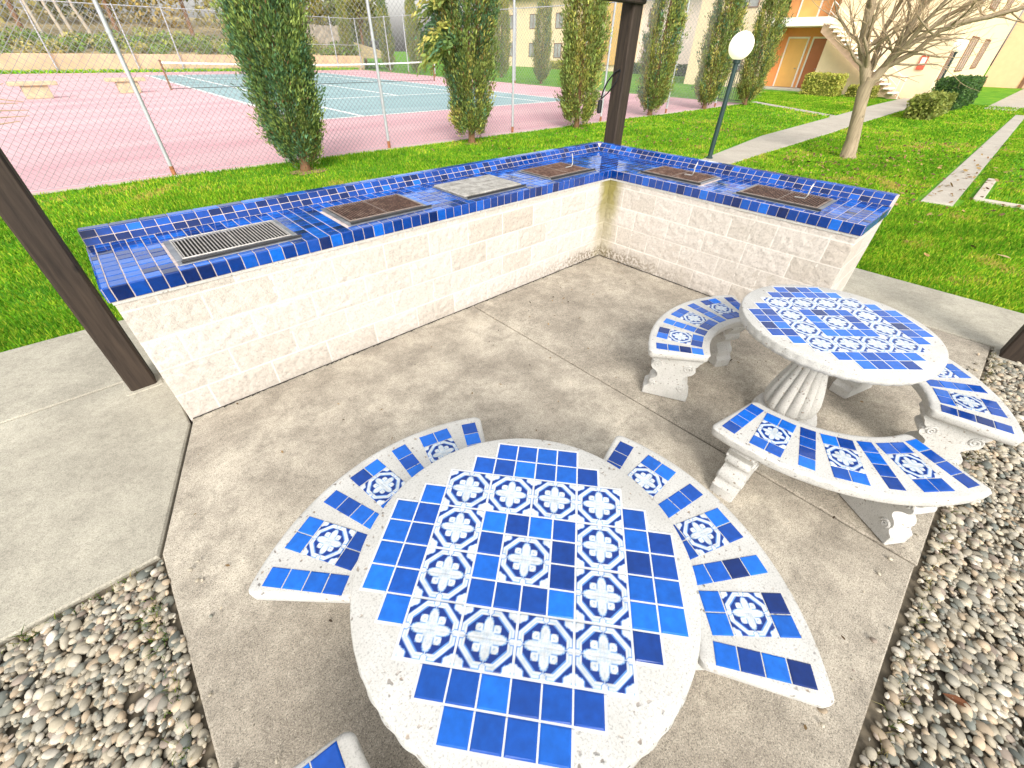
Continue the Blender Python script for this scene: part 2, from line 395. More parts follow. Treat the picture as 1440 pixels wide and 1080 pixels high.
ct = MB(); ct.face([(-40, 7.5, -.022), (21.2, 7.5, -.022), (21.2, 48.6, -.022), (-40, 48.6, -.022)]); struct(ct.build('court', 'pinkcourt'))
c2 = MB(); c2.face([(1.8, 13.3, -.018), (14.95, 13.3, -.018), (14.95, 43, -.018), (1.8, 43, -.018)]); struct(c2.build('court_playing_area', 'bluecourt'))
ln = MB()
def line(x0, y0, x1, y1): ln.face([(x0, y0, -.014), (x1, y0, -.014), (x1, y1, -.014), (x0, y1, -.014)])
LW = .08
for x in (1.8, 14.95): line(x - LW, 13.3 - LW, x + LW, 43 + LW)
for y in (13.3, 43.): line(1.8 + LW, y - LW, 14.95 - LW, y + LW)
for x in (3.75, 13.): line(x - LW, 13.3 + LW, x + LW, 43 - LW)
for y in (19.8, 37.2): line(3.75 + LW, y - LW, 13 - LW, y + LW)
line(8.95 - LW, 19.8 + LW, 8.95 + LW, 37.2 - LW)
struct(ln.build('court_lines', 'line'))
cs = MB(); cs.box(-40, 21.2, 7.42, 7.5, -.06, -.012); struct(cs.build('court_kerb', 'kerb'))
# dry mulch patch at the first cypress
for (cx, cy, rr) in ((-.95, 6.35, .42), (3.49, 6.8, .3), (8.05, 6.95, .3), (9.57, -.05, .35)):
    mp = MB(); n = 22
    mp.face([(cx + rr * (.75 + .25 * math.sin(k * 2.3) + .12 * math.cos(k * 5)) * math.cos(2 * math.pi * k / n), cy + rr * .7 * (.8 + .2 * math.cos(k * 1.7)) * math.sin(2 * math.pi * k / n), GZ + .012) for k in range(n)])
    struct(mp.build('mulch', 'mulch'))
# bank behind the court
bk = MB()
bk.face([(-60, 48.9, .9), (26, 48.9, .9), (26, 53, 1.7), (-60, 53, 1.7)]); bk.face([(-60, 53, 1.7), (26, 53, 1.7), (26, 80, 4.5), (-60, 80, 4.5)])
struct(bk.build('bank', 'soil'))
bw = MB(); bw.bbox(-60, 22, 48.65, 48.95, -.05, 1.12, .03); tag(bw.build('retaining_wall', 'tanwall'), 'low tan retaining wall along the far end of the court', 'wall')

# ------------------------------------------------------------------ blue tiles
BL = [(.003, .075, .38), (.003, .052, .29), (.004, .105, .49), (.002, .03, .18), (.002, .043, .25), (.001, .014, .09)]
BLT = [(.004, .10, .47), (.003, .07, .37), (.006, .135, .60), (.002, .038, .23), (.003, .055, .31), (.001, .018, .12)]   # the table tiles are a lighter cobalt
def blue(wts=(3, 3, 3, 2, 2, 1), pal=None):
    c = random.choices(pal or BL, wts)[0]; k = random.uniform(.88, 1.12); return tuple(x * k for x in c)
def tile(mb, o, u, v, n, w, h, col, t=.003, ins=.004, tilt=.006):
    o, u, v, n = Vector(o), Vector(u), Vector(v), Vector(n)
    n2 = (n + u * random.gauss(0, tilt) + v * random.gauss(0, tilt)).normalized()
    def P(a, b, z): return o + u * a + v * b + n * z + n * 0
    z = lambda a, b: t + (a - w / 2) * random_t[0] + (b - h / 2) * random_t[1]
    random_t = (random.gauss(0, tilt), random.gauss(0, tilt))
    base = [P(0, 0, -.002), P(w, 0, -.002), P(w, h, -.002), P(0, h, -.002)]
    m = [P(.0008, .0008, t * .5), P(w - .0008, .0008, t * .5), P(w - .0008, h - .0008, t * .5), P(.0008, h - .0008, t * .5)]
    i = min(ins, w * .2, h * .2)
    tp = [P(a, b, z(a, b)) for a, b in ((i, i), (w - i, i), (w - i, h - i), (i, h - i))]
    fs = [(4, 5, 9, 8), (5, 6, 10, 9), (6, 7, 11, 10), (7, 4, 8, 11), (0, 1, 5, 4), (1, 2, 6, 5), (2, 3, 7, 6), (3, 0, 4, 7), (8, 9, 10, 11)]
    mb.add(base + m + tp, fs, col)

def medal_color(x, y):
    ax, ay = np.abs(x), np.abs(y); s = (ax + ay) / 1.4142
    m = np.maximum(np.maximum(ax, ay), s * 1.02)
    navy = np.array([.006, .03, .19]); white = np.array([.57, .59, .60]); pale = np.array([.27, .40, .54]); mid = np.array([.10, .25, .58])
    C = np.empty(x.shape + (3,)); C[:] = navy
    def put(mask, col): C[mask] = col
    # corner blossoms
    dc = np.hypot(1 - ax, 1 - ay); an = np.arctan2(1 - ay, 1 - ax)
    rb = .31 + .05 * np.abs(np.sin(an * 3 + .0)); put(dc < rb + .025, mid); put(dc < rb, white); put((dc < .1), pale)
    # octagon ring
    put((m < .985) & (m > .745), mid); put((m < .955) & (m > .775), white); put((m < .88) & (m > .85), np.array([.36, .5, .6]))
    put((m <= .735), navy)
    # studs at the middle of each side
    for cx, cy in ((.9, 0), (0, .9)):
        d = np.hypot(ax - cx, ay - cy); put(d < .135, mid); put(d < .105, white)
    # flower
    def petal(px, py, rx, ry): return np.hypot((ax - px) / rx, (ay - py) / ry)
    p = np.minimum(petal(0, .385, .17, .32), petal(.385, 0, .32, .17)); c = np.hypot(ax, ay) / .31
    sq = np.maximum(np.abs(ax - .325), np.abs(ay - .325)) / .125 * .8 + .2 * np.hypot(ax - .325, ay - .325) / .125
    fl = np.minimum(np.minimum(p, c), sq)
    put(fl < 1.13, np.array([.13, .27, .52])); put(fl < .99, white); put((np.abs(p - .9) < .05) & (c > 1.02), np.array([.34, .44, .54]))
    put((sq < .36) & (sq > .15), pale)
    ink = np.array([.2, .33, .52]); soft = np.array([.43, .5, .56])
    put((np.abs(p - .93) < .07) & (fl < .99), soft); put((np.abs(c - .88) < .07) & (p > .5), soft); put((np.abs(c - .45) < .06), soft); put((np.abs(ax - ay) < .022) & (c > .45) & (c < .95), soft)
    put((np.abs(p - .4) < .07) & (c > 1), soft); put(c < .16, ink)
    return C
MG = 54
_g = np.linspace(-1, 1, MG + 1); _X, _Y = np.meshgrid(_g, _g); MC = medal_color(_X, _Y)
gap = (np.abs(_X) < .02) | (np.abs(_Y) < .02); MC[gap] = MC[gap] * .35 + np.array([.5, .52, .55]) * .65
_F = (np.arange(MG)[:, None] * (MG + 1) + np.arange(MG)[None]).ravel(); MF = np.stack([_F, _F + 1, _F + MG + 2, _F + MG + 1], 1)
def medallions(name, places, size, parent, z):
    Vs, Fs, Cs = [], [], []; o = 0
    for (cx, cy, a) in places:
        h = size / 2; x = _X.ravel() * h; y = _Y.ravel() * h; c, s = math.cos(a), math.sin(a)
        e = np.maximum(np.abs(_X), np.abs(_Y)).ravel()
        zz = z + np.where(e > .985, -.004, 0) - np.where(gap.ravel(), .0012, 0)
        Vs.append(np.stack([cx + x * c - y * s, cy + x * s + y * c, zz + (x * random.gauss(0, .006) + y * random.gauss(0, .006))], 1))
        Fs.append(MF + o); o += len(x); Cs.append(MC.reshape(-1, 3) * random.uniform(.94, 1.04))
    return npmesh(name, np.concatenate(Vs), np.concatenate(Fs), 'medallion', np.concatenate(Cs), parent, False)

# ------------------------------------------------------------------ barbecue counter
L, MR, D = 4.214, 2.286, .80
WT, FT, BT = .839, .917, .99
P = .0763
bbq = thing('barbecue_counter', 'long L-shaped white block barbecue counter topped with glossy cobalt blue tiles', 'barbecue counter', (0, 0, 0))
def wall_grid(length, fn, phase=0, res=.0125):
    nu, nv = int(length / res), int(WT / res); u = np.linspace(0, length, nu + 1); v = np.linspace(0, WT, nv + 1)
    U, V_ = np.meshgrid(u, v)
    nz = rng.normal(0, 1, U.shape)
    for _ in range(2): nz = (nz + np.roll(nz, 1, 0) + np.roll(nz, -1, 0) + np.roll(nz, 1, 1) + np.roll(nz, -1, 1)) / 5
    nz = nz / nz.std()
    row = np.floor(V_ / .19304); ph = (U + phase + ((row + 1) % 2) * .193) % .386
    du = np.minimum(ph, .386 - ph); dv = np.minimum(V_ % .19304, .19304 - V_ % .19304)
    e = np.minimum(du, dv); bul = np.clip(e / .03, 0, 1) ** .6
    bl = np.sin(row * 3.7 + np.floor((U + phase + ((row + 1) % 2) * .193) / .386) * 12.9) * .0025
    h = bul * (.003 + bl * .8 + nz * .0018)
    h[:, 0] = 0; h[:, -1] = 0; h[0] = 0; h[-1] = 0
    Pp = fn(U, V_, h); V = np.stack([q.ravel() for q in Pp], 1)
    i = (np.arange(nv)[:, None] * (nu + 1) + np.arange(nu)[None]).ravel(); F = np.stack([i, i + 1, i + nu + 2, i + nu + 1], 1)
    UV = np.stack([(U + phase).ravel() + 0.0, V_.ravel()], 1)
    return V, F, UV
def facing(name, length, fn, phase):
    V, F, UV = wall_grid(length, fn, phase); return npmesh(name, V, F, 'block', None, bbq, True, UV)
facing('block_wall', L, lambda U, V, h: (U - L, -h, V), .02)
facing('block_wall', MR, lambda U, V, h: (-h, -U, V), .19)
# smooth end returns, back and core
core = MB()
core.rings([[(-L, 0, z), (0, 0, z), (0, -MR, z), (D, -MR, z), (D, D, z), (-L, D, z)] for z in (-.02, WT)])
cb = core.build('block_core', 'block', bbq)
me = cb.data; ul = me.uv_layers.new(name='UVMap')
for p in me.polygons:
    for li in p.loop_indices:
        co = me.vertices[me.loops[li].vertex_index].co; ul.data[li].uv = ((co.x + co.y * 1.0), co.z)
for o in list(bbq.children):
    pass
# grout bed: deck slab + slanted back lip + fascia backing
gr = MB(); e = .012
DB = .735                                   # foot of the back lip
deck = [(-L - e, -e), (-e, -e), (-e, -MR - e), (DB, -MR - e), (DB, DB), (-L - e, DB)]
gr.rings([[(x, y, z) for x, y in deck] for z in (WT, FT - .001)])
OUT = .87; INN = .80
lip_l = [[(x, DB, WT), (x, DB, FT - .001), (x, INN, BT - .002), (x, OUT, BT - .002), (x, OUT, BT - .05), (x, D, WT)] for x in (-L - e,)] 
def lipring(t):  # t in 'a','corner','b'
    if t == 'a': f = lambda q, z: (-L - e, q, z)
    elif t == 'c': f = lambda q, z: (q, q, z)
    else: f = lambda q, z: (q, -MR - e, z)
    return [f(DB, WT), f(DB, FT - .001), f(INN, BT - .002), f(OUT, BT - .002), f(OUT, BT - .05), f(D + .02, WT)]
gr.rings([lipring('a'), lipring('c'), lipring('b')][::-1])
gr.build('grout_bed', 'grout', bbq)
GR = [(-3.875, -3.205, .045, .52), (-2.87, -2.2, .06, .56), (-1.86, -1.19, .05, .57), (-.85, -.18, .06, .55)]      # grills on the long run
GR2 = [(.085, .56, -.92, -.26), (.065, .56, -1.95, -1.26)]                                                        # on the short run
def covered(x, y):
    return any(a < x < b and c < y < d for a, b, c, d in GR + GR2)
dk = MB(); G = .0042
# long run
xs = []; x = -L - e; xs.append((x, .034)); x = -4.192
while x < -.012 - .01: xs.append((x, P)); x += P
ys = []; y = -e
while y < DB - .02: ys.append((y, min(P, DB - y))); y += P
for (x, wd) in xs:
    for (y, hd) in ys:
        if covered(x + wd / 2, y + hd / 2): continue
        ww = min(wd, 0 - x + .0) if x < -.0 else wd
        tile(dk, (x + G / 2, y + G / 2, FT - .001), (1, 0, 0), (0, 1, 0), (0, 0, 1), wd - G, hd - G, blue((3, 3, 3, 2, 2, .6)))
xl = xs[-1][0] + P
# corner and short run
xr = []; x = xl
while x < DB - .02: xr.append((x, min(P, DB - x))); x += P
yr = []; y = ys[-1][0] + ys[-1][1]; 
y = DB
while y > -MR - e + .02: hh = min(P, y + MR + e); yr.append((y - hh, hh)); y -= hh
for (x, wd) in xr:
    for (y, hd) in yr:
        if covered(x + wd / 2, y + hd / 2): continue
        if x < -e and y < -e: continue
        tile(dk, (x + G / 2, y + G / 2, FT - .001), (1, 0, 0), (0, 1, 0), (0, 0, 1), wd - G, hd - G, blue((3, 3, 3, 2, 2, .6)))
dk.build('tiled_deck', 'decktile', bbq)
# front trim
fs_ = MB(); x = -4.192; H = FT - WT
tile(fs_, (-L - e + G / 2, -e, WT + .002), (1, 0, 0), (0, 0, 1), (0, -1, 0), .034 - G, H - .002, blue(), .005)
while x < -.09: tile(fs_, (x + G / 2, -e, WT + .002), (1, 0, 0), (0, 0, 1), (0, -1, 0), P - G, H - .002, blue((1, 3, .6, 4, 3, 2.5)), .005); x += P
tile(fs_, (x + G / 2, -e, WT + .002), (1, 0, 0), (0, 0, 1), (0, -1, 0), -e - .006 - x, H - .002, blue(), .005)
y = -e
while y > -MR - e + .03:
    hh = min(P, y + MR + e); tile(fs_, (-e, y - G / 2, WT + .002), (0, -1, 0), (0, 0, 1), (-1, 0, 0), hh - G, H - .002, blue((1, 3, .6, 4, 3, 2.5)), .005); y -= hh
x = -e                                       # ends of the two runs
while x < DB: ww = min(P, DB - x); tile(fs_, (x + G / 2, -MR - e, WT + .002), (1, 0, 0), (0, 0, 1), (0, -1, 0), ww - G, H - .002, blue(), .005); x += ww
y = DB
while y > -e + .02: hh = min(P, y + e); tile(fs_, (-L - e, y - G / 2, WT + .002), (0, -1, 0), (0, 0, 1), (-1, 0, 0), hh - G, H - .002, blue(), .005); y -= hh
fs_.build('tile_trim', 'tile', bbq)
# back lip, two rows on the slope and one on top
bs = MB(); sv = Vector((0, INN - DB, BT - FT)); SLn = sv.length; sv.normalize()
W2 = (1, 2, .7, 4, 3, 3.5)  # darker tile mix: shade of the slope turned from the sky, set by colour
def lipsolo(start, ulen, ud, sdir, out, ext=0):
    # start: foot of slope; ud: run direction; sdir: slope direction; out: outward top direction
    nrm = ud.cross(sdir).normalized()
    a = 0
    while a < ulen - .012:
        wdt = min(P, ulen - a)
        for k in range(2):
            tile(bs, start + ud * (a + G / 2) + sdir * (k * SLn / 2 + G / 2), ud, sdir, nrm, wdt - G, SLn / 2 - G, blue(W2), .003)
        a += wdt
    a = 0; ulen += ext
    while a < ulen - .012:
        wdt = min(P * 2, ulen - a)
        tile(bs, start + sdir * SLn + ud * (a + G / 2) + out * .004, ud, out, Vector((0, 0, 1)), wdt - G, OUT - INN - .004, blue((3, 3, 3, 1, 1, 0)), .003)
        a += wdt
lipsolo(Vector((-L - e, DB, FT)), L + e + DB + .03, Vector((1, 0, 0)), sv, Vector((0, 1, 0)), OUT - DB - .03)
sv2 = Vector((INN - DB, 0, BT - FT)).normalized()
lipsolo(Vector((DB, DB + .03, FT)), MR + e + DB + .03, Vector((0, -1, 0)), sv2, Vector((1, 0, 0)))
bs.box(INN + .002, OUT, DB + .032, INN + .004, BT - .003, BT + .0015, BL[3])
bs.build('tiled_back_lip', 'tile', bbq)
# pale mortar strip under the trim
ms = MB(); ms.box(-L - .004, -.004, -.01, -.001, WT - .016, WT - .001); ms.box(-.01, -.001, -MR - .004, -.0105, WT - .016, WT - .001)
ms.build('mortar_strip', 'cast', bbq)

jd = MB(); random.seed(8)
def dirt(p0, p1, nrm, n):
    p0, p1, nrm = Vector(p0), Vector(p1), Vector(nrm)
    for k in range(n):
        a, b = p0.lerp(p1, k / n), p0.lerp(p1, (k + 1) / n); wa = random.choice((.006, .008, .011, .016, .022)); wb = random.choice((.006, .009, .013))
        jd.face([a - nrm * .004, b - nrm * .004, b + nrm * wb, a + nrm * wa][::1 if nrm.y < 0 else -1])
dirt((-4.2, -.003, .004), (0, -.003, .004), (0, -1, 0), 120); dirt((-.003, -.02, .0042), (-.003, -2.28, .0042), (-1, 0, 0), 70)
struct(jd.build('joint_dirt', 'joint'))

# grills
def grill(rect, label, along, cover=False, rusty=True, crank=False, bare=0.0):
    x0, x1, y0, y1 = rect
    t = thing('barbecue_grill', label, 'grill', ((x0 + x1) / 2, (y0 + y1) / 2, FT + .002), 0 if along == 'x' else R(-90), 'grills set into the tiled counter')
    lx, ly = ((x1 - x0) / 2, (y1 - y0) / 2) if along == 'x' else ((y1 - y0) / 2, (x1 - x0) / 2)
    f = MB(); b = .035; fy0 = -ly + .085
    f.bbox(-lx, lx, -ly, fy0, 0, .006, .002)                                  # front plate
    f.bbox(-lx, -lx + b, fy0 + .001, ly - .001, 0, .006, .002); f.bbox(lx - b, lx, fy0 + .001, ly - .001, 0, .006, .002)
    f.bbox(-lx + b + .001, lx - b - .001, ly - b, ly, 0, .006, .002)
    f.build('frame', 'steel', t)
    h = MB(); h.tube([(-lx + .02, -ly + .03, .012), (lx + .01, -ly + .03, .012)], .007, 8); h.build('front_bar', 'iron', t)
    fb = MB(); fb.box(-lx + b, lx - b, fy0, ly - b, -.001, .002); fb.build('firebox_dark_sheet', 'black', t)  # flat black sheet painting in the dark depth below the bars
    if cover:
        c = MB(); c.bbox(-lx + .012, lx - .012, fy0 - .02, ly - .008, .0065, .02, .005); c.build('cover_plate', 'griddle', t)
        return t
    g = MB(); n = 31; a0, a1 = -lx + b + .004, lx - b - .004
    for k in range(n):
        x = a0 + (a1 - a0) * (k + .5) / n
        g.tube([(x, fy0 - .006, .013), (x, ly - b + .006, .013)], .0036, 6)
    g2 = MB()
    for yy in (fy0 - .006, ly - b + .006): g2.tube([(a0, yy, .012), (a1, yy, .012)], .0045, 6)
    for xx in (a0 - .002, (a0 + a1) / 2, a1 + .002): g2.bbox(xx - .005, xx + .005, fy0 - .012, ly - b + .012, .0095, .0155, .002)
    gg = g.build('grate', 'rust' if rusty else 'grate', t); g2.build('grate_rim', 'rustrim' if rusty else 'grate', gg)
    if crank:
        q = MB(); cx = lx * .52
        q.tube([(cx - .09, -.04, .03), (cx - .01, -.05, .035), (cx, -.05, .06), (cx, -.045, .11), (cx + .004, -.03, .145)], .0055, 8); q.build('crank_handle', 'grate', t)
    return t
grill(GR[0], 'steel grill with clean bare bars at the open left end of the counter', 'x', rusty=False)
grill(GR[1], 'rusty brown grill beside the flat plate, second from the left end', 'x')
grill(GR[2], 'flat grey plate covering the opening between two rusty grills', 'x', cover=True)
grill(GR[3], 'rusty grill on the long run next to the inner corner', 'x', crank=True)
grill(GR2[0], 'rusty grill on the short run nearest the inner corner', 'y', crank=True)
grill(GR2[1], 'rusty grill with bent wire handle near the right end of the counter', 'y', crank=True)

# ------------------------------------------------------------------ picnic shelter
sh = thing('picnic_shelter', 'dark brown timber shelter posts and beams standing around the barbecue counter', 'shelter', (0, 0, 0))
for (x, y) in ((-4.375, .64), (1.02, .76), (.86, -3.56), (-4.75, -3.9)):
    p = MB(); s = .075 if x < 0 else .085; p.bbox(-s, s, -s, s, 0, 2.3, .012); p.build('post', 'post', sh, loc=(x, y, -.01))
    k = MB(); k.bbox(-s - .035, s + .035, -s - .035, s + .035, -.012, .006, .01); k.build('footing', 'walk', sh, loc=(x, y, 0))
for a, b2 in (((-5.0, .76), (1.5, .76)),):
    q = MB(); q.bbox(a[0], b2[0] - .4, -.06, .06, 0, .26, .01); q.build('beam', 'post', sh, loc=(0, .70, 2.275))
q = MB(); q.bbox(-.06, .06, -4.6, -.1, 0, .24, .01); q.build('beam', 'post', sh, loc=(1.02, .70, 2.34))
cord = MB()
px, py = .93, .70
cord.tube([(.928, .74, 1.72), (.918, .80, 1.69), (.912, .88, 1.6), (.912, .93, 1.5), (.912, .945, 1.42)], .009, 8)
cord.tube([(.928, .73, 1.715), (.92, .765, 1.6), (.914, .86, 1.49), (.912, .94, 1.43)], .007, 8)
ct_ = thing('power_cord', 'black cord with a dark socket box hanging on the far timber post', 'cord', (0, 0, 0))
cord.build('cable', 'cord', ct_); sb = MB(); sb.bbox(.885, .935, .925, .975, 1.28, 1.42, .012); sb.build('socket_box', 'cord', ct_)

# ------------------------------------------------------------------ tables and benches
TP = .0721
def table(loc, rz, label, seed):
    random.seed(seed)
    t = thing('picnic_table', label, 'table', (*loc, 0), rz, 'round tiled picnic tables')
    n = 288
    def egg(r, z, a):
        if r < .455 or z < .667 or z > .722: return r
        k = abs(math.sin(a * 24)); j = abs(math.sin(a * 24 + math.pi / 2))
        return r + .008 * (k ** .5) - .006 + (.004 if j > .97 else 0)
    tp = MB(); tp.lathe([(.30, .672), (.43, .669), (.462, .668), (.476, .674), (.484, .688), (.487, .70), (.483, .716), (.485, .723), (.482, .731), (.474, .7355), (.3, .7364), (.02, .7364)], n, egg)
    tp.build('tabletop', 'cast', t, smooth=40)
    ti = MB(); z = .7364; g = .0032
    grp = {}
    def sq(i, j):
        key = 'c' if -4 <= i < 4 and -4 <= j < 4 else ('n' if j >= 4 else 's' if j < -4 else 'e' if i >= 4 else 'w')
        tile(grp.setdefault(key, MB()), ((i) * TP + g / 2, j * TP + g / 2, z), (1, 0, 0), (0, 1, 0), (0, 0, 1), TP - g, TP - g, blue((3, 3, 3, 2, 2, .8), BLT), .0028, .005, .008)
    meds = set()
    for i in range(4):
        for j in range(4):
            if i in (0, 3) or j in (0, 3): meds.add((i, j))
    for i in range(-2, 2):
        for j in range(-2, 2):
            if not (-1 <= i < 1 and -1 <= j < 1): sq(i, j)
    for i in range(-3, 3):
        for s in (4, -5): sq(i, s); sq(s, i)
    for i in range(-2, 2):
        for s in (5, -6): sq(i, s); sq(s, i)
    for q_ in grp.values(): q_.build('blue_tile_inlay', 'tile', t)
    pl = [(-4 * TP + (2 * i + 1) * TP, -4 * TP + (2 * j + 1) * TP, 0) for i, j in sorted(meds)]
    medallions('medallion_tile_inlay', pl, 2 * TP - g, t, z + .0026); medallions('medallion_tile_inlay', [(0, 0, 0)], 2 * TP - g, t, z + .0026)
    gb = MB()
    def slabr(a, b, c, d): gb.box(a * TP - .004, b * TP + .004, c * TP - .004, d * TP + .004, z - .004, z + .0012)
    slabr(-4, 4, -4, 4); slabr(-3, 3, 4.1, 5); slabr(-3, 3, -5, -4.1); slabr(4.1, 5, -3, 3); slabr(-5, -4.1, -3, 3)
    slabr(-2, 2, 5.1, 6); slabr(-2, 2, -6, -5.1); slabr(5.1, 6, -2, 2); slabr(-6, -5.1, -2, 2)
    gb.build('grout_bed', 'grout_white', t)
    pd = MB(); N = 168
    def lobe(r, z, a):
        k = 1 if .16 < z < .44 else .55
        if .13 < z < .62: return r * (1 - .1 * k + .14 * k * abs(math.sin(a * 7)) ** .7)
        return r
    prof = [(.13, .118), (.14, .122), (.149, .132), (.153, .155), (.151, .19), (.143, .235), (.131, .29), (.116, .345), (.1, .4), (.09, .45), (.088, .5), (.094, .55), (.108, .6), (.128, .63), (.15, .645), (.16, .672)]
    pd.lathe(prof, N, lobe); pd.build('pedestal', 'cast', t, smooth=50)
    bs_ = MB(); bs_.lathe([(.186, 0), (.19, .01), (.19, .06), (.184, .068), (.176, .072), (.178, .09), (.17, .104), (.155, .112), (.14, .115), (.125, .122)], 64); bs_.build('base', 'cast', t, smooth=40)
    return t
T1 = (-3.5578, -2.379); T2 = (-1.3319, -2.5589)
table(T1, -.8803, 'round white table with deep blue and medallion tiles, nearest and lowest in the photo', 3)
table(T2, -.7403, 'round white table with sky-reflecting tiles, farther one by the short counter run', 5)

RI, RO, HA, RM = .565, .945, R(38.2), .755
def arc_outline():
    pts = []; cr = .035
    def corner(r, a, sr, sa):
        # rounded corner at polar (r,a); sr,sa = inward directions
        out = []
        for k in range(6):
            q = k / 5 * math.pi / 2; out.append((r + sr * cr * (1 - math.cos(q)), a + sa * cr * (1 - math.sin(q)) / r))
        return out
    pol = [(RO, -HA + cr / RO + (2 * HA - 2 * cr / RO) * k / 60) for k in range(61)]
    pol += [(RO - cr * (1 - math.cos(q)), HA - cr / RO * (1 - math.sin(q))) for q in [k / 6 * math.pi / 2 for k in range(1, 7)]]
    pol += [(RI + cr * (1 - math.sin(q)), HA - cr / RI * (1 - math.cos(q))) for q in [k / 6 * math.pi / 2 for k in range(0, 7)]]
    pol += [(RI, HA - cr / RI - (2 * HA - 2 * cr / RI) * k / 40) for k in range(1, 41)]
    pol += [(RI + cr * (1 - math.cos(q)), -HA + cr / RI * (1 - math.sin(q))) for q in [k / 6 * math.pi / 2 for k in range(1, 7)]]
    pol += [(RO - cr * (1 - math.sin(q)), -HA + cr / RO * (1 - math.cos(q))) for q in [k / 6 * math.pi / 2 for k in range(0, 6)]]
    return [Vector((r * math.cos(a) - RM, r * math.sin(a), 0)) for r, a in pol]
OUTL = arc_outline()
def offset_ring(d, z, wave=0):
    n = len(OUTL); out = []; acc = 0
    for i in range(n):
        tdir = (OUTL[(i + 1) % n] - OUTL[i - 1]).normalized(); nrm = Vector((-tdir.y, tdir.x, 0))
        acc += (OUTL[i] - OUTL[i - 1]).length
        dd = d + (wave * abs(math.sin(acc * 40)) if wave else 0)
        q = OUTL[i] + nrm * dd; out.append((q.x, q.y, z))
    return out
BZ = .43
def m_bench_meshes():
    s = MB()
    s.rings([offset_ring(.05, BZ - .062), offset_ring(.018, BZ - .06), offset_ring(.008, BZ - .05), offset_ring(.001, BZ - .034, .006), offset_ring(0, BZ - .018, .005), offset_ring(.002, BZ - .008), offset_ring(.008, BZ - .0015), offset_ring(.02, BZ)])
    seat = s.build('seat', 'cast', smooth=45).data
    lg = MB()
    pr = [(.915, .37), (.92, .345), (.9, .33), (.895, .305), (.87, .285), (.89, .262), (.885, .232), (.855, .215), (.832, .19), (.835, .16), (.862, .145), (.878, .118), (.87, .088), (.885, .07), (.9, .06), (.9, 0),
          (.6, 0), (.6, .06), (.612, .072), (.625, .09), (.618, .118), (.634, .145), (.662, .16), (.668, .19), (.645, .215), (.612, .232), (.602, .262), (.625, .285), (.6, .305), (.592, .33), (.575, .345), (.58, .37)]
    hw = .062
    def chaikin(p):
        o = [p[0]]
        for a, b in zip(p[:-1], p[1:]): o += [(a[0] * .75 + b[0] * .25, a[1] * .75 + b[1] * .25), (a[0] * .25 + b[0] * .75, a[1] * .25 + b[1] * .75)]
        return o + [p[-1]]
    pr = chaikin(pr[:15]) + pr[15:17] + chaikin(pr[17:])
    def R3(y, sc): return [(x - RM if sc == 1 else (x - .75) * sc + .75 - RM, y, z if sc == 1 else (z - .18) * sc + .18) for x, z in pr]
    lg.rings([R3(-hw, .965), R3(-hw + .008, 1), R3(hw - .008, 1), R3(hw, .965)][::-1])
    # carved volutes on both cheeks
    for sy in (-1, 1):
        for (cx, cz, r0, dr) in ((.845, .27, .03, 1), (.655, .27, .03, -1), (.84, .1, .024, -1), (.66, .1, .024, 1)):
            path = []
            for k in range(22):
                a = k / 21 * 4.2 * math.pi * .9; rr = r0 * (1 - k / 24); path.append((cx - RM + dr * rr * math.cos(a), sy * (hw + .001), cz + rr * math.sin(a)))
            lg.tube(path, .0065, 6)
    leg = lg.build('leg', 'cast', smooth=35).data
    for o in [o for o in COL.objects if o.data in (seat, leg)]: bpy.data.objects.remove(o)
    return seat, leg
SEAT, LEG = m_bench_meshes()
def bench(T, deg, label, seed):
    random.seed(seed); a = R(deg)
    t = thing('curved_bench', label, 'bench', (T[0] + RM * math.cos(a), T[1] + RM * math.sin(a), 0), a, 'curved tiled benches around the tables')
    link('seat', SEAT, 'cast', t)
    for s in (-1, 1):
        lo = link('leg', LEG, 'cast', t); q = s * R(21 if T is T1 else 27)
        lo.location = (RM * math.cos(q) - RM, RM * math.sin(q), 0); lo.rotation_euler = (0, 0, q)
    g = .003; pl = []
    seq = [1, 2, 1, 2, 1, 2, 1]; step = .0427; tot = sum(seq) * TP + 6 * step; pos = -tot / 2
    for k, wdt in enumerate(seq):
        c = pos + wdt * TP / 2; pos += wdt * TP + step; q = c / .765
        rd = Vector((math.cos(q), math.sin(q), 0)); td = Vector((-math.sin(q), math.cos(q), 0)); ctr = rd * RM - Vector((RM, 0, 0))
        grp = {}
        for i in range(4):
            for j in range(wdt):
                if wdt == 2 and i in (1, 2): continue
                o = ctr + rd * ((i - 2) * TP + g / 2) + td * ((j - wdt / 2) * TP + g / 2); o.z = BZ
                tile(grp.setdefault(i if wdt == 2 else 9, MB()), o, rd, td, (0, 0, 1), TP - g, TP - g, blue((3, 3, 3, 2, 2, .5), BLT), .0028, .005, .008)
        for q_ in grp.values(): q_.build('blue_tile_inlay', 'tile', t)
        if wdt == 2: medallions('medallion_tile_inlay', [(ctr.x, ctr.y, q)], 2 * TP - g, t, BZ + .0028)
    return t
bench(T1, -21.5, 'curved bench right of the nearest table, wholly over the concrete', 21)
bench(T1, 97.5, 'curved bench left of the nearest table, facing the long counter run', 22)
bench(T1, 209, 'curved bench under the nearest table edge, cut off by the bottom frame', 23)
bench(T2, 90, 'curved bench between the farther table and the block counter, end leg showing', 24)
bench(T2, 208, 'curved bench in front of the farther table, with both legs showing', 25)
bench(T2, -44, 'curved bench behind the farther table, its end over the pebbles', 26)

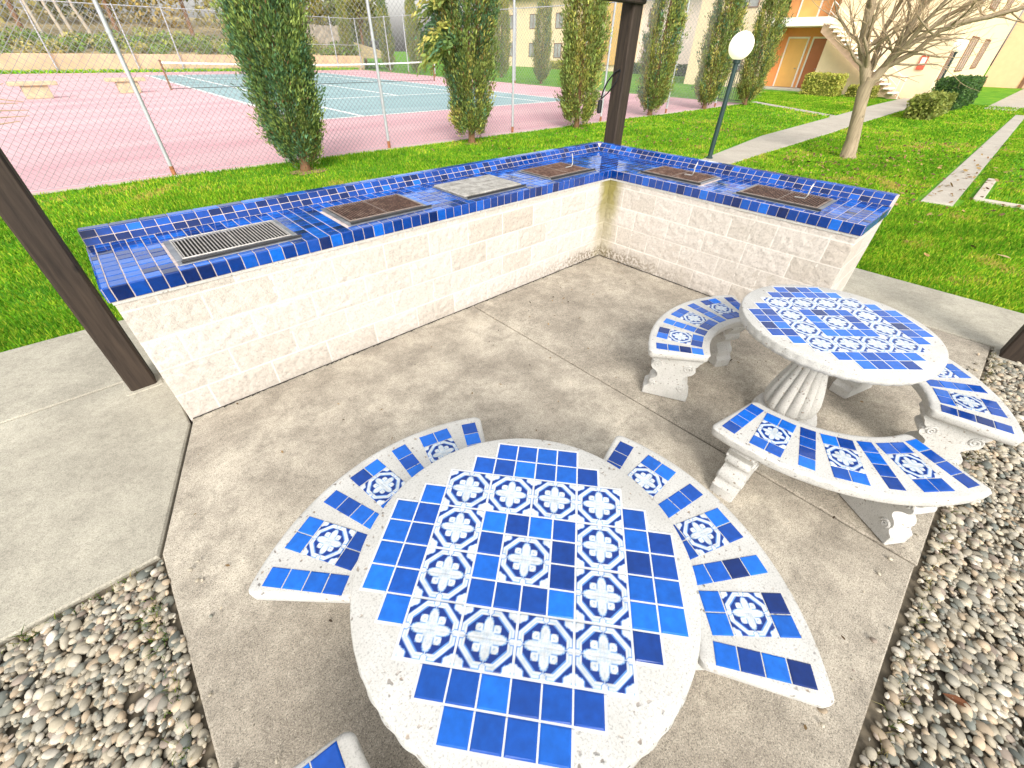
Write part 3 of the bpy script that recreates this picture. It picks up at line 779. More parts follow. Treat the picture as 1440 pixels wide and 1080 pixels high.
# ------------------------------------------------------------------ pebbles
def ico(sub):
    bm = bmesh.new(); bmesh.ops.create_icosphere(bm, subdivisions=sub, radius=1); v = np.array([x.co[:] for x in bm.verts]); f = np.array([[q.index for q in x.verts] for x in bm.faces]); bm.free(); return v, f
IV, IF = ico(2)
def inpoly(x, y, poly):
    ins = np.zeros(len(x), bool); n = len(poly)
    for i in range(n):
        x1, y1 = poly[i]; x2, y2 = poly[i - 1]
        c = ((y1 > y) != (y2 > y)) & (x < (x2 - x1) * (y - y1) / (y2 - y1 + 1e-12) + x1); ins ^= c
    return ins
PAL = np.array([(.40, .35, .26), (.32, .285, .22), (.46, .41, .32), (.25, .235, .195), (.20, .20, .165), (.15, .16, .14), (.42, .33, .23), (.54, .49, .41), (.29, .235, .19), (.36, .32, .25)])
def pebbles(poly, n, smin, smax):
    P_ = np.array(poly); lo, hi = P_.min(0), P_.max(0); x = rng.uniform(lo[0], hi[0], n * 3); y = rng.uniform(lo[1], hi[1], n * 3)
    k = inpoly(x, y, poly); x, y = x[k][:n], y[k][:n]; n = len(x)
    s = rng.uniform(smin, smax, n) * rng.choice([.65, .85, 1, 1.25], n)
    ax = np.stack([s, s * rng.uniform(.6, .85, n), s * rng.uniform(.4, .6, n)], 1)
    az = rng.normal(.9, .7, n); tl = rng.normal(0, .35, n)
    wob = 1 + .10 * np.sin(IV[None, :, 0] * 2.2 + rng.uniform(0, 6, n)[:, None]) + .08 * np.sin(IV[None, :, 1] * 2.8 + rng.uniform(0, 6, n)[:, None])
    V = IV[None] * wob[..., None] * ax[:, None, :]
    cy, sy = np.cos(tl)[:, None], np.sin(tl)[:, None]
    V = np.stack([V[..., 0] * cy + V[..., 2] * sy, V[..., 1], -V[..., 0] * sy + V[..., 2] * cy], -1)
    c, s2 = np.cos(az)[:, None], np.sin(az)[:, None]
    z = -.018 + rng.uniform(0, .02, n)
    V = np.stack([V[..., 0] * c - V[..., 1] * s2 + x[:, None], V[..., 0] * s2 + V[..., 1] * c + y[:, None], V[..., 2] + z[:, None]], -1)
    F = IF[None] + (np.arange(n) * len(IV))[:, None, None]
    C = PAL[rng.choice(len(PAL), n, p=[.17, .13, .12, .09, .09, .06, .12, .08, .06, .08])] * rng.uniform(.72, 1.1, (n, 1))
    return V.reshape(-1, 3), F.reshape(-1, 3), np.repeat(C, len(IV), 0)
parts = [pebbles([(-4.5, -1.1), (-4.36, -1.1), (-4.36, -3), (-4.5, -3)], 16, .007, .014), pebbles([(-3, -3.38), (.9, -3.38), (.9, -3.25), (-3, -3.25)], 34, .007, .014), pebbles([(-4.54, -.985), (-4.555, -2.3), (-6.0, -2.3), (-6.0, -.96)], 5200, .014, .025), pebbles([(-4.532, -.975), (-4.545, -2.3), (-6.0, -2.3), (-6.0, -.955)], 4500, .008, .013),
         pebbles([(.93, -3.445), (.93, -4.6), (-3.2, -4.6), (-3.2, -3.42)], 9500, .014, .025), pebbles([(.94, -3.43), (.94, -4.3), (-3.2, -4.3), (-3.2, -3.41)], 6500, .008, .013)]
parts[0][0][:, 2] += .022; parts[1][0][:, 2] += .022
Vs, Fs, Cs, o = [], [], [], 0
for v, f, c in parts: Vs.append(v); Fs.append(f + o); Cs.append(c); o += len(v)
stuff(npmesh('gravel', np.concatenate(Vs), np.concatenate(Fs), 'pebble', np.concatenate(Cs), None, True), 'rounded multicoloured river pebbles filling the beds beside the slab', 'gravel')

# ------------------------------------------------------------------ grass
CX, CY = -4.0, -2.78
def blades(x, y, h, wd, pal, z0=GZ, lean=.5):
    n = len(x); a = rng.uniform(0, 2 * math.pi, n); l = np.abs(rng.normal(0, lean, n)) * h; b = rng.uniform(0, 2 * math.pi, n)
    dx, dy = np.cos(a) * wd / 2, np.sin(a) * wd / 2; tx, ty = np.cos(b) * l, np.sin(b) * l
    z = np.full(n, z0) if np.isscalar(z0) else z0
    V = np.stack([np.stack([x - dx, y - dy, z], 1), np.stack([x + dx, y + dy, z], 1), np.stack([x + tx * .4 + dx * .7, y + ty * .4 + dy * .7, z + h * .6], 1), np.stack([x + tx, y + ty, z + h], 1), np.stack([x + tx * .4 - dx * .7, y + ty * .4 - dy * .7, z + h * .6], 1)], 1)
    F = np.arange(n)[:, None] * 5 + np.array([0, 1, 2, 3, 4]); C = pal[rng.integers(0, len(pal), n)] * rng.uniform(.75, 1.25, (n, 1))
    return V.reshape(-1, 3), F, np.repeat(C, 5, 0)
GP = np.array([(.13, .38, .018), (.18, .46, .02), (.085, .27, .014), (.28, .5, .03), (.36, .5, .05)])
def lawn_region(poly, n, dmin=4., hmul=1.):
    P_ = np.array(poly); lo, hi = P_.min(0), P_.max(0)
    xs_, ys_ = [], []; tot = 0
    while tot < n:
        x = rng.uniform(lo[0], hi[0], 400000); y = rng.uniform(lo[1], hi[1], 400000)
        d = np.hypot(x - CX, y - CY); k = inpoly(x, y, poly) & (rng.uniform(0, 1, len(x)) < (dmin / d) ** 2)
        xs_.append(x[k]); ys_.append(y[k]); tot += k.sum()
    x = np.concatenate(xs_)[:n]; y = np.concatenate(ys_)[:n]; d = np.hypot(x - CX, y - CY)
    f = np.sin(x * 1.7 + np.sin(y * 2.1)) + np.sin(y * 2.9 + x * .6)
    h = (rng.uniform(.025, .06, n) + .008 * f) * hmul; wd = .0016 * d * rng.uniform(.7, 1.3, n)
    V, F, C = blades(x, y, np.clip(h, .02, .09), wd, GP)
    g1 = np.sin(x * .9 + 1.3 * np.sin(y * .8)) * np.sin(y * 1.1 + .7 * np.sin(x * 1.4)); g2 = np.sin(x * 3.7 + 2 * np.sin(y * 2.3)) * np.sin(y * 4.1 + 1.5 * np.sin(x * 2.9))
    tint = np.clip(.45 + .35 * g1 + .4 * g2 + rng.normal(0, .15, n), 0, 1)[:, None]
    dry = ((g1 * .6 + g2 * .7 + rng.normal(0, .25, n)) > np.where(x < 3, 1.05, .85))
    Cb = C.reshape(n, 5, 3); Cb[dry] = Cb[dry] * .25 + np.array([.36, .33, .10]) * .75; C = Cb.reshape(-1, 3)
    C = C * np.repeat(.72 + .42 * tint, 5, 0) * np.repeat(np.concatenate([1 + .35 * tint, np.ones_like(tint), np.ones_like(tint)], 1), 5, 0)
    return V, F, C
regs = [lawn_region([(-8, 1.83), (1.98, 1.83), (1.98, 1.72), (6.5, 2.1), (11.2, 2.67), (19, 2.95), (22, 7.4), (-8, 7.4)], 150000),
        lawn_region([(1.99, 1.24), (8, 1.38), (14, 1.45), (20, 1.58), (32, 1.7), (32, -1.98), (6.1, -2.02), (6.1, -2.56), (6.9, -2.6), (6.9, -7), (1.99, -7)], 150000),
        lawn_region([(7.2, -2.84), (32, -2.84), (32, -7), (7.2, -7)], 26000), lawn_region([(6.9, -2.6), (9.3, -2.6), (9.32, -2.84), (30, -2.84), (30, -2.38), (6.9, -2.53)], 9000), lawn_region([(27.2, -2.4), (32, -2.4), (32, -1.9), (27.2, -1.9)], 1200), lawn_region([(19.5, 3.0), (31, 3.4), (31, 12), (23.1, 7.7)], 26000)]
Vs, Fs, Cs, o = [], [], [], 0
for v, f, c in regs: Vs.append(v); Fs.append(f + o); Cs.append(c); o += len(v)
stuff(npmesh('grass', np.concatenate(Vs), np.concatenate(Fs), 'grass', np.concatenate(Cs)), 'bright green lawn grass around the patio', 'grass')
# weeds at the pebble edges
n = 520; tt = rng.uniform(0, 1, n) ** 1.0
wx = np.concatenate([-4.58 - np.abs(rng.normal(0, .035, n // 2)), rng.uniform(-6.2, -4.6, n - n // 2)]); wy = np.concatenate([rng.choice([-1.22, -1.28, -1.38, -1.62, -1.8], n // 2) + rng.normal(0, .045, n // 2), -.975 - np.abs(rng.normal(0, .02, n - n // 2))])
V, F, C = blades(wx, wy, rng.uniform(.012, .045, n), rng.uniform(.003, .005, n), np.array([(.12, .2, .03), (.2, .24, .05), (.07, .15, .02), (.3, .25, .1)]), -.01, .8)
n2 = 500; V2, F2, C2 = blades(rng.uniform(-3.2, .8, n2), -3.44 - np.abs(rng.normal(0, .03, n2)), rng.uniform(.015, .045, n2), rng.uniform(.003, .005, n2), np.array([(.3, .25, .12), (.22, .2, .08), (.1, .15, .03)]), -.01, 1.)
stuff(npmesh('weeds', np.concatenate([V, V2]), np.concatenate([F, F2 + len(V)]), 'grass', np.concatenate([C, C2])), 'small weeds and dry grass sprouting along the pebble bed edges', 'weeds')
# fallen leaves on the lawn
def leaves(x, y, s, pal, z0=GZ + .035):
    n = len(x); a = rng.uniform(0, 6.28, n); t = rng.normal(0, .35, (n, 2))
    pts = np.array([(-1, 0), (-.3, .5), (.5, .42), (1, 0), (.4, -.45), (-.35, -.5)])
    c, s_ = np.cos(a)[:, None], np.sin(a)[:, None]; px_ = pts[None, :, 0] * s[:, None]; py_ = pts[None, :, 1] * s[:, None]
    X = px_ * c - py_ * s_; Y = px_ * s_ + py_ * c; Z = X * t[:, :1] + Y * t[:, 1:] + z0 + np.abs(rng.normal(0, .012, n))[:, None] + .25 * (py_ ** 2) / s[:, None]
    V = np.stack([X + x[:, None], Y + y[:, None], Z], -1).reshape(-1, 3); F = np.arange(n)[:, None] * 6 + np.arange(6)
    C = pal[rng.integers(0, len(pal), n)] * rng.uniform(.7, 1.2, (n, 1)); return V, F, np.repeat(C, 6, 0)
n = 1500; lx = 9 + rng.normal(0, 3.2, n); ly = .2 + rng.normal(0, 2.6, n); ok = (lx > 2.1) & ~((ly > 1.2) & (ly < 2.9)); lx, ly = lx[ok], ly[ok]
n = 250; lx = np.concatenate([lx, rng.uniform(2, 18, n)]); ly = np.concatenate([ly, rng.uniform(3, 7.2, n)])
V, F, C = leaves(lx, ly, rng.uniform(.025, .05, len(lx)), np.array([(.22, .12, .05), (.3, .2, .08), (.13, .08, .04), (.36, .24, .1)]))
stuff(npmesh('fallen_leaves', V, F, 'litter', C), 'brown fallen leaves scattered over the lawn under the bare tree', 'leaves')
# crumbs of bark, leaf and grit lying on the slab, and a few pebbles kicked out of the beds
n = 150; dx_, dy_ = rng.uniform(-4.4, .9, n), rng.uniform(-3.3, -.05, n); dx_[:60] = rng.normal(-1.0, .8, 60).clip(-2.6, -.05); dy_[:60] = -np.abs(rng.normal(.25, .3, 60)) - .03
V, F, C = leaves(dx_, dy_, rng.uniform(.004, .013, n), np.array([(.12, .07, .035), (.2, .13, .06), (.07, .05, .035), (.3, .2, .1)]), .004)
stuff(npmesh('leaf_litter', V, F, 'litter', C), 'crumbs of dry leaf and bark scattered on the patio concrete', 'litter')
def one_leaf(x, y, z, s, col, label, rz):
    m = MB(); pts = [(-1.2, 0, .05), (-.6, .38, .14), (.2, .46, .16), (.9, .2, .1), (1.3, 0, .1), (.8, -.22, .1), (.1, -.42, .2), (-.6, -.36, .16)]
    mid = [(-1.2, 0, .05), (-.6, 0, .0), (.1, 0, .0), (.8, 0, .05), (1.3, 0, .1)]
    c, sn = math.cos(rz), math.sin(rz); T = lambda p: ((p[0] * c - p[1] * sn) * s + x, (p[0] * sn + p[1] * c) * s + y, p[2] * s + z)
    for a in ((pts[0], mid[1], pts[1]), (pts[1], mid[1], mid[2], pts[2]), (pts[2], mid[2], mid[3], pts[3]), (pts[3], mid[3], pts[4]), (pts[4], mid[3], pts[5]), (pts[5], mid[3], mid[2], pts[6]), (pts[6], mid[2], mid[1], pts[7]), (pts[7], mid[1], pts[0])): m.face([T(p) for p in a], col)
    tag(m.build('fallen_leaf', 'litter'), label, 'leaf')
one_leaf(-2.455, -3.605, .012, .035, (.13, .05, .022), 'curled red-brown leaf lying on the pebbles right of the slab', 1.9)
one_leaf(3.05, -2.64, .01, .06, (.55, .33, .12), 'light tan leaf on the grass just right of the counter end', .4)
one_leaf(3.74, -3.29, .01, .06, (.5, .35, .2), 'pale leaf on the grass near the right edge of the photo', 1.2)

# ------------------------------------------------------------------ cypress trees
def sprays(pos, dirn, ln, wd, col):
    n = len(pos); d = dirn / np.linalg.norm(dirn, axis=1)[:, None]; r = rng.normal(0, 1, (n, 3)); s = np.cross(d, r); s /= np.linalg.norm(s, axis=1)[:, None] + 1e-9
    nn = np.cross(s, d); bend = nn * (rng.normal(0, .12, n) * ln)[:, None]
    w2 = (wd / 2)[:, None] * s
    V = np.stack([pos, pos + d * (ln * .35)[:, None] + w2, pos + d * (ln * .75)[:, None] + w2 * .7 + bend * .5, pos + d * ln[:, None] + bend, pos + d * (ln * .7)[:, None] - w2 * .8 + bend * .5, pos + d * (ln * .3)[:, None] - w2], 1)
    F = np.arange(n)[:, None] * 6 + np.arange(6); return V.reshape(-1, 3), F, np.repeat(col, 6, 0)
def cypress_crown(H, prof, nplume, per, pal, brown=.06, droop=False, zb=.18, fine=1.):
    zs = np.array([p[0] for p in prof]); rs = np.array([p[1] for p in prof])
    P_, D_, L_, C_ = [], [], [], []
    for k in range(nplume):
        z0 = zb + (H - zb) * rng.uniform(0, 1) ** 1.15; a = rng.uniform(0, 2 * math.pi); ln = rng.uniform(.35, .95) * (1 if z0 > .7 else .55)
        R0 = np.interp(z0, zs, rs); z1 = min(z0 + ln, H + .1); R1 = np.interp(z1, zs, rs) * (rng.uniform(.84, 1.1) if rng.random() < .9 else rng.uniform(1.1, 1.32)); a1 = a + rng.normal(0, .12)
        fi = rng.uniform(.35, 1) ** .45; R0 *= fi; R1 *= fi * 1.06
        q0 = np.array([R0 * .72 * math.cos(a), R0 * .72 * math.sin(a), z0 - .05]); q1 = np.array([R1 * math.cos(a1), R1 * math.sin(a1), z1])
        t = rng.uniform(0, 1, per) ** .8; base = q0 + (q1 - q0) * t[:, None] + rng.normal(0, .035, (per, 3)) * np.array([1.2, 1.2, 1.6])
        out = np.array([math.cos(a), math.sin(a), 0]); dr = (q1 - q0) / ln + out * .25 + rng.normal(0, .42, (per, 3)); dr[:, 2] = np.abs(dr[:, 2]) * .9 + .25
        tone = pal[rng.integers(0, len(pal))] * rng.uniform(.75, 1.25)
        col = tone * rng.uniform(.45, 1.6, (per, 1))
        br = rng.uniform(0, 1, per) < brown * (1 - t) * 2; col[br] = np.array([.2, .12, .05]) * rng.uniform(.6, 1.3, (br.sum(), 1))
        P_.append(base); D_.append(dr); L_.append(rng.uniform(.045, .105, per) * fine); C_.append(col)
    if droop:
        for k in range(46):
            a = rng.normal(2.35, .75); z0 = rng.uniform(1.7, 2.9); n = 60; t = np.linspace(.1, 1, n); ln = rng.uniform(.5, 1.05)
            base = np.stack([math.cos(a) * (.25 + t * ln), math.sin(a) * (.25 + t * ln), z0 + .35 * t - .75 * t ** 2 * ln], 1) + rng.normal(0, .035, (n, 3))
            dr = np.stack([np.full(n, math.cos(a)), np.full(n, math.sin(a)), .35 - 1.3 * t * ln], 1) + rng.normal(0, .4, (n, 3))
            P_.append(base); D_.append(dr); L_.append(rng.uniform(.07, .16, n)); C_.append(pal[rng.integers(0, len(pal))] * rng.uniform(.8, 1.4, (n, 1)))
    P2, D2, L2, C2 = map(np.concatenate, (P_, D_, L_, C_))
    return sprays(P2, D2, L2, L2 * rng.uniform(.22, .42, len(L2)), C2)
DK = np.array([(.13, .21, .06), (.08, .15, .06), (.2, .27, .07), (.10, .2, .10), (.24, .3, .075)])
OL = np.array([(.27, .3, .07), (.36, .36, .08), (.18, .24, .06), (.42, .37, .10), (.22, .28, .075)])
PF1 = [(.1, .2), (.3, .31), (.7, .47), (1.2, .57), (1.9, .61), (2.6, .6), (4., .5), (5., .25), (5.6, .05)]
PF2 = [(.1, .22), (.3, .40), (1.05, .54), (2., .64), (2.8, .72), (4., .6), (5.2, .3), (5.8, .05)]
PF3 = [(.1, .3), (.25, .47), (.9, .6), (2., .64), (3., .62), (4.2, .5), (5.2, .25), (5.8, .05)]
PF4 = [(.1, .14), (.2, .24), (.7, .55), (1.5, .64), (2.3, .64), (3.5, .6), (4.8, .35), (5.8, .05)]
def cy_trunk(parent, H=3.5, r=.085):
    m = MB(); m.tube([(0, 0, -.05), (.01, .0, .12), (0, .01, .6), (.01, 0, H)], [r * 1.35, r, r * .85, .02], 10); m.build('trunk', 'cybark', parent, smooth=True)
def cypress(x, y, label, crown, sc=1, rz=0, group='cypress trees beside the near court fence'):
    t = thing('cypress_tree', label, 'tree', (x, y, GZ), rz, group); t.scale = (sc, sc, sc)
    if isinstance(crown, tuple):
        o = npmesh('crown', *crown[:2], 'leaf', crown[2], t)
    else: o = link('crown', crown, 'leaf', t)
    cy_trunk(t); return o.data
cypress(-.94, 6.46, 'dense dark green cypress nearest to the left, leaning over the pink court edge', cypress_crown(5.6, PF1, 1150, 100, DK, fine=.72))
cypress(3.52, 6.89, 'cypress with drooping side branches and a bare brown streak up high', cypress_crown(5.8, PF2, 950, 84, np.concatenate([DK, OL]), .12, True, .25, .82))
c3 = cypress(7.85, 7.04, 'bushy olive-green cypress left of the far timber post', cypress_crown(5.8, PF3, 760, 60, np.concatenate([OL, DK[2:3]]), .1))
c4 = cypress(12.75, 7.5, 'olive cypress right behind the far timber post', cypress_crown(5.8, PF4, 700, 54, np.concatenate([OL, DK[2:4]]), .1))
cypress(17.0, 7.45, 'narrow cypress left of the white globe lamp', c4, 1.08, 2.1)
cypress(20.4, 7.12, 'narrow yellow-green cypress right behind the white globe lamp', c4, 1.0, 4.0)
for k, (x, y, lab, sc, cr) in enumerate([(22.75, 23.1, 'lone dark cypress beyond the right side fence of the court', 1.0, c4), (25.9, 31., 'pale cypress right of the second near cypress, beyond the side fence', 1.15, c3), (20.9, 49.5, 'leftmost of the three pale cypresses at the far corner of the court', 1.05, c3), (22.9, 45., 'middle of the three pale cypresses at the far corner of the court', 1.1, c4), (23.6, 41., 'rightmost of the three pale cypresses at the far corner of the court', 1.1, c3)]):
    cypress(x, y, lab, cr, sc, k * 1.3, 'cypress trees beyond the court')

# ------------------------------------------------------------------ chain link fences
def link_panel(m, length, H, cell, r, axis):
    # straight diagonal wires in both directions, clipped to the panel
    h = cell / 2
    def pt(u, z, off): return (u, off, z) if axis == 'x' else (off, u, z)
    def wire(u0, z0, u1, z1, off):
        d = Vector(pt(u1 - u0, z1 - z0, 0)).normalized(); n1 = Vector((0, 1, 0)) if axis == 'x' else Vector((1, 0, 0)); n2 = d.cross(n1)
        rs = []
        for (u, z) in ((u0, z0), (u1, z1)):
            p = Vector(pt(u, z, off)); rs.append([p + n1 * r, p - n1 * r * .5 + n2 * r * .87, p - n1 * r * .5 - n2 * r * .87])
        m.rings(rs, None, None, (False, False))
    k = -H
    while k < length:
        for s in (0, 1):
            u0, z0, u1, z1 = k, .03, k + H, H
            if s: u0, u1 = u1, u0
            # clip
            if u0 > u1: (u0, z0), (u1, z1) = (u1, z1), (u0, z0)
            sl_ = (z1 - z0) / (u1 - u0)
            if u0 < 0: z0 -= sl_ * u0; u0 = 0
            if u1 > length: z1 -= sl_ * (u1 - length); u1 = length
            if u1 > u0: wire(u0, z0, u1, z1, .002 if s else -.002)
        k += cell
def fence(label, loc, length, H, posts, axis, cell, r, pr=.033, mid=None, group='chain link fences round the tennis court', off=.06):
    t = thing('chain_link_fence', label, 'fence', loc, 0, group)
    m = MB(); link_panel(m, length, H, cell, r, axis); m.build('wire_mesh', 'wire', t)
    q = lambda u, o, z: (u, o, z) if axis == 'x' else (o, u, z)
    for u in posts:
        p = MB(); p.tube([q(u, off, -.05), q(u, off, H + .03)], pr, 10)
        if pr < .05: p.tube([q(u, off, 2.0), q(u, off, 2.04)], pr + .008, 10)
        p.lathe([(pr + .006, H + .02), (pr + .004, H + .05), (.005, H + .075)], 10, center=q(u, off, 0))
        po = p.build('post', 'fence_steel', t, smooth=40)
        f = MB(); f.tube([q(u, off, -.04), q(u, off, .16)], pr + .002, 10); f.build('rusty_foot', 'rustbase', po)
    rl = MB(); rl.tube([q(0, off, H), q(length, off, H)], .024, 8)
    if mid: rl.tube([q(mid[0], off, 2.0), q(mid[1], off, 2.0)], .022, 8)
    rl.tube([q(0, .0, .03), q(length, 0, .03)], .004, 5)
    rl.build('rail', 'fence_steel', t)
    return t
fence('tall chain link fence along the lawn with thick galvanised posts', (-12, 7.6, GZ), 33.2, 4.0, [4.7, 9.07, 13.51, 17.57, 21.75, 26., 30.2, 33.15], 'x', .1, .0034, .033, None, off=-.05)
fence('chain link fence closing the far end of the court above the tan wall', (-20, 48.4, GZ), 41.4, 4.05, [3.2, 8.0, 12.8, 17.2, 22.2, 25.3, 30., 34.6, 39.], 'x', .2, .004, .05, (33, 41.4))
fence('chain link fence along the right side of the court', (21.4, 7.7, GZ), 40.6, 4.05, [1.6, 5.6, 10.4, 16.8, 22., 27., 31.3, 34.6, 40.5], 'y', .2, .004, .05)
# small iron gate by the last cypress
gt = thing('iron_gate', 'black iron bar gate behind the white globe lamp', 'gate', (21.3, 7.75, GZ))
m = MB(); 
for k in range(16): m.box(-.012, .012, k * .115, k * .115 + .024, .1, 1.45)
m.build('bars', 'iron', gt); m = MB()
for z in (.1, 1.25, 1.45): m.box(-.022, .022, -.03, 1.8, z - .018, z + .018)
m.build('gate_frame', 'iron', gt)

# ------------------------------------------------------------------ tennis net and court benches
A, B = Vector((.71, 28.2, 0)), Vector((17.4, 28.9, 0)); dv = (B - A).normalized(); NL = (B - A).length
net = thing('tennis_net', 'sagging tennis net with a white top band across the court', 'net', (A.x, A.y, -.02), math.atan2(dv.y, dv.x))
sag = lambda u: 1.16 - .14 * math.sin(math.pi * u / NL)
for u in (0, NL):
    m = MB(); m.tube([(u, 0, 0), (u, 0, 1.2)], .05, 10); m.tube([(u, 0, 1.2), (u, 0, 1.23)], .056, 10); m.build('post', 'cybark', net, smooth=40)
m = MB(); K = 40
for k in range(K):
    a, b_ = NL * k / K, NL * (k + 1) / K
    m.add([(a, -.012, sag(a) - .075), (b_, -.012, sag(b_) - .075), (b_, .012, sag(b_) - .075), (a, .012, sag(a) - .075), (a, -.012, sag(a)), (b_, -.012, sag(b_)), (b_, .012, sag(b_)), (a, .012, sag(a))], [(0, 3, 2, 1), (4, 5, 6, 7), (0, 1, 5, 4), (2, 3, 7, 6)])
m.build('top_band', 'netband', net)
m = MB(); nn_ = 130
for k in range(nn_ + 1):
    u = NL * k / nn_; m.box(u - .0022, u + .0022, -.002, .002, .06, sag(u) - .075)
for j in range(8):
    z = .06 + j * .12
    for k in range(12):
        a, b_ = NL * k / 12, NL * (k + 1) / 12; m.tube([(a, .003, z * sag(a) / 1.16), (b_, .003, z * sag(b_) / 1.16)], .0022 if j else .014, 4)
m.build('net_mesh', 'netcord', net)
for (x, y, lab) in ((-4.35, 25.9, 'tan concrete bench on the pink court, farther left one'), (-1.1, 27.3, 'tan concrete bench on the pink court beside the tall fence post')):
    t = thing('court_bench', lab, 'bench', (x, y, -.02), R(8), 'concrete benches on the court')
    m = MB(); m.bbox(-.75, .75, -.24, .24, .44, .58, .02); m.build('seat', 'benchstone', t)
    m = MB(); m.bbox(-.42, .42, -.16, .16, 0, .439, .02); m.build('pedestal', 'benchstone', t)

# ------------------------------------------------------------------ lamps
def lamp(x, y, h, rr, label):
    t = thing('globe_lamp', label, 'lamp post', (x, y, GZ), 0, 'globe lamp posts by the path')
    m = MB(); m.lathe([(.075, 0), (.075, .04), (.05, .06), (.048, h - rr - .06), (.07, h - rr - .05), (.07, h - rr + .02), (.06, h - rr + .03)], 16); m.build('pole', 'lampgreen', t, smooth=40)
    m = MB(); m.lathe([(.06, -rr + .02)] + [(rr * math.cos(a), rr * math.sin(a)) for a in np.linspace(-1.3, 1.5, 22)], 32, center=(0, 0, h)); m.build('globe', 'globe', t, smooth=True)
lamp(6.67, 1.98, 2.04, .23, 'globe lamp on a dark green pole behind the counter')
lamp(29.6, 1.5, 2.42, .27, 'smaller distant globe lamp in front of the right apartment windows')

# ------------------------------------------------------------------ bare deciduous tree
bt = thing('bare_tree', 'leafless multi-stemmed tree on the lawn right of the path', 'tree', (9.57, -.08, GZ))
tx = Vector((.195, -.981, 0)); ty = Vector((.981, .195, 0))
def W(s, z, d=0): return tx * s + ty * d + Vector((0, 0, z))
wood = MB(); wood.tube([W(0, -.05), W(-.01, .05), W(-.06, .4), W(-.2, 1.), W(-.27, 1.35), W(-.24, 1.55)], [.24, .165, .14, .125, .135, .13], 14)
twg = MB(); random.seed(4)
def grow(p, d, ln, r, depth):
    path = [p]; rad = [r]; n = 4
    for k in range(n):
        d = (d + Vector((random.gauss(0, .14), random.gauss(0, .14), random.gauss(.02, .12)))).normalized(); p = p + d * ln / n; path.append(p); rad.append(r * (1 - .5 * (k + 1) / n))
    (wood if r > .018 else twg).tube(path, rad, 7 if r > .018 else 4, caps=False)
    if depth <= 0: return
    for k in range(random.choice((3, 3, 4))):
        i = random.choice((1, 2, 3, 4)) if k else 4; q = path[i]
        nd = (d + Vector((random.gauss(0, .55), random.gauss(0, .55), random.gauss(.12, .4)))).normalized()
        grow(q, nd, ln * random.uniform(.55, .85), max(.0035, rad[i] * random.uniform(.5, .8)), depth - 1)
def limb(pts, rads, depth=3, extra=2):
    wood.tube(pts, rads, 10, caps=False)
    d = (pts[-1] - pts[-2]).normalized(); grow(pts[-1], d, .8, rads[-1], depth)
    for k in range(1, len(pts)):
        for j in range(extra):
            nd = (d + Vector((random.gauss(0, .6), random.gauss(0, .6), random.gauss(.2, .4)))).normalized(); q = pts[k - 1].lerp(pts[k], random.random())
            grow(q, nd, random.uniform(.5, .9), rads[k] * .45, depth - 1)
limb([W(-.26, 1.4), W(-.45, 1.75), W(-.66, 2.11), W(-.83, 2.8), W(-.85, 3.4)], [.115, .1, .095, .09, .06])
limb([W(-.22, 1.45), W(-.08, 1.75), W(.0, 2.05), W(.03, 2.34), W(.06, 2.8), W(.15, 3.4)], [.115, .085, .07, .06, .055, .04])
limb([W(-.1, 1.72, .0), W(.3, 2.0, -.1), W(.52, 2.32, -.2), W(.72, 2.44, -.2), W(1.16, 2.52, -.3), W(1.6, 2.66, -.3), W(2.1, 2.9, -.3)], [.06, .05, .045, .042, .036, .03, .02], 3, 3)
limb([W(-.6, 2.0), W(-.8, 2.2, .15), W(-1.0, 2.29, .2), W(-1.35, 2.6, .2), W(-1.5, 2.8, .2)], [.04, .03, .028, .022, .016], 3, 2)
limb([W(-.3, 1.55), W(-.36, 2.0, .2), W(-.4, 2.4, .3), W(-.32, 2.9, .4)], [.06, .05, .045, .035], 3, 3)
limb([W(-.05, 1.85), W(.25, 2.2, .2), W(.5, 2.55, .3), W(.9, 2.8, .5), W(1.4, 3.1, .5)], [.05, .045, .04, .03, .022], 3, 3)
limb([W(-.15, 1.7), W(.1, 2.1, -.3), W(.25, 2.5, -.45), W(.5, 3.0, -.6)], [.05, .045, .035, .025], 3, 3)
wood.build('trunk', 'bark', bt, smooth=60); twg.build('twigs', 'twig', bt)
# dry twig poking in at the left edge
dt = MB(); random.seed(9)
for k in range(7):
    p = Vector((-4.95 + random.gauss(0, .05), 7.0, .9 + k * .08)); dt.tube([p, p + Vector((.25, .02, .05)), p + Vector((.5 + random.uniform(0, .2), .03, random.gauss(.06, .08)))], [.012, .009, .004], 5)
dt.tube([(-5.0, 7.0, GZ), (-4.98, 7.0, .7), (-5.02, 7.0, 1.6)], [.025, .02, .008], 6)
tag(dt.build('dry_shrub', 'twig'), 'dry brown branching stem at the left edge by the court fence', 'shrub')

# ------------------------------------------------------------------ leafy things (bank, hedges)
def leafcloud(blobs, n, s, pal, flat=.7):
    V, C = [], []; bl = np.array(blobs); w_ = bl[:, 3] * bl[:, 4] * bl[:, 5]; k = rng.choice(len(bl), n, p=(w_ ** .67) / (w_ ** .67).sum())
    d = rng.normal(0, 1, (n, 3)); d /= np.linalg.norm(d, axis=1)[:, None]; rr = rng.uniform(.72, 1.06, n)[:, None]
    p = bl[k, :3] + d * bl[k, 3:6] * rr; tone = np.array([pal[i % len(pal)] for i in range(len(bl))])[k] * rng.uniform(.6, 1.4, (n, 1))
    u = rng.normal(0, 1, (n, 3)); u /= np.linalg.norm(u, axis=1)[:, None]; v = np.cross(u, d); v /= np.linalg.norm(v, axis=1)[:, None] + 1e-9
    sz = (s * rng.uniform(.6, 1.4, n))[:, None]; V = np.stack([p - u * sz, p - v * sz * .6, p + u * sz, p + v * sz * .6], 1)
    return V.reshape(-1, 3), np.arange(n)[:, None] * 4 + np.arange(4), np.repeat(tone, 4, 0)
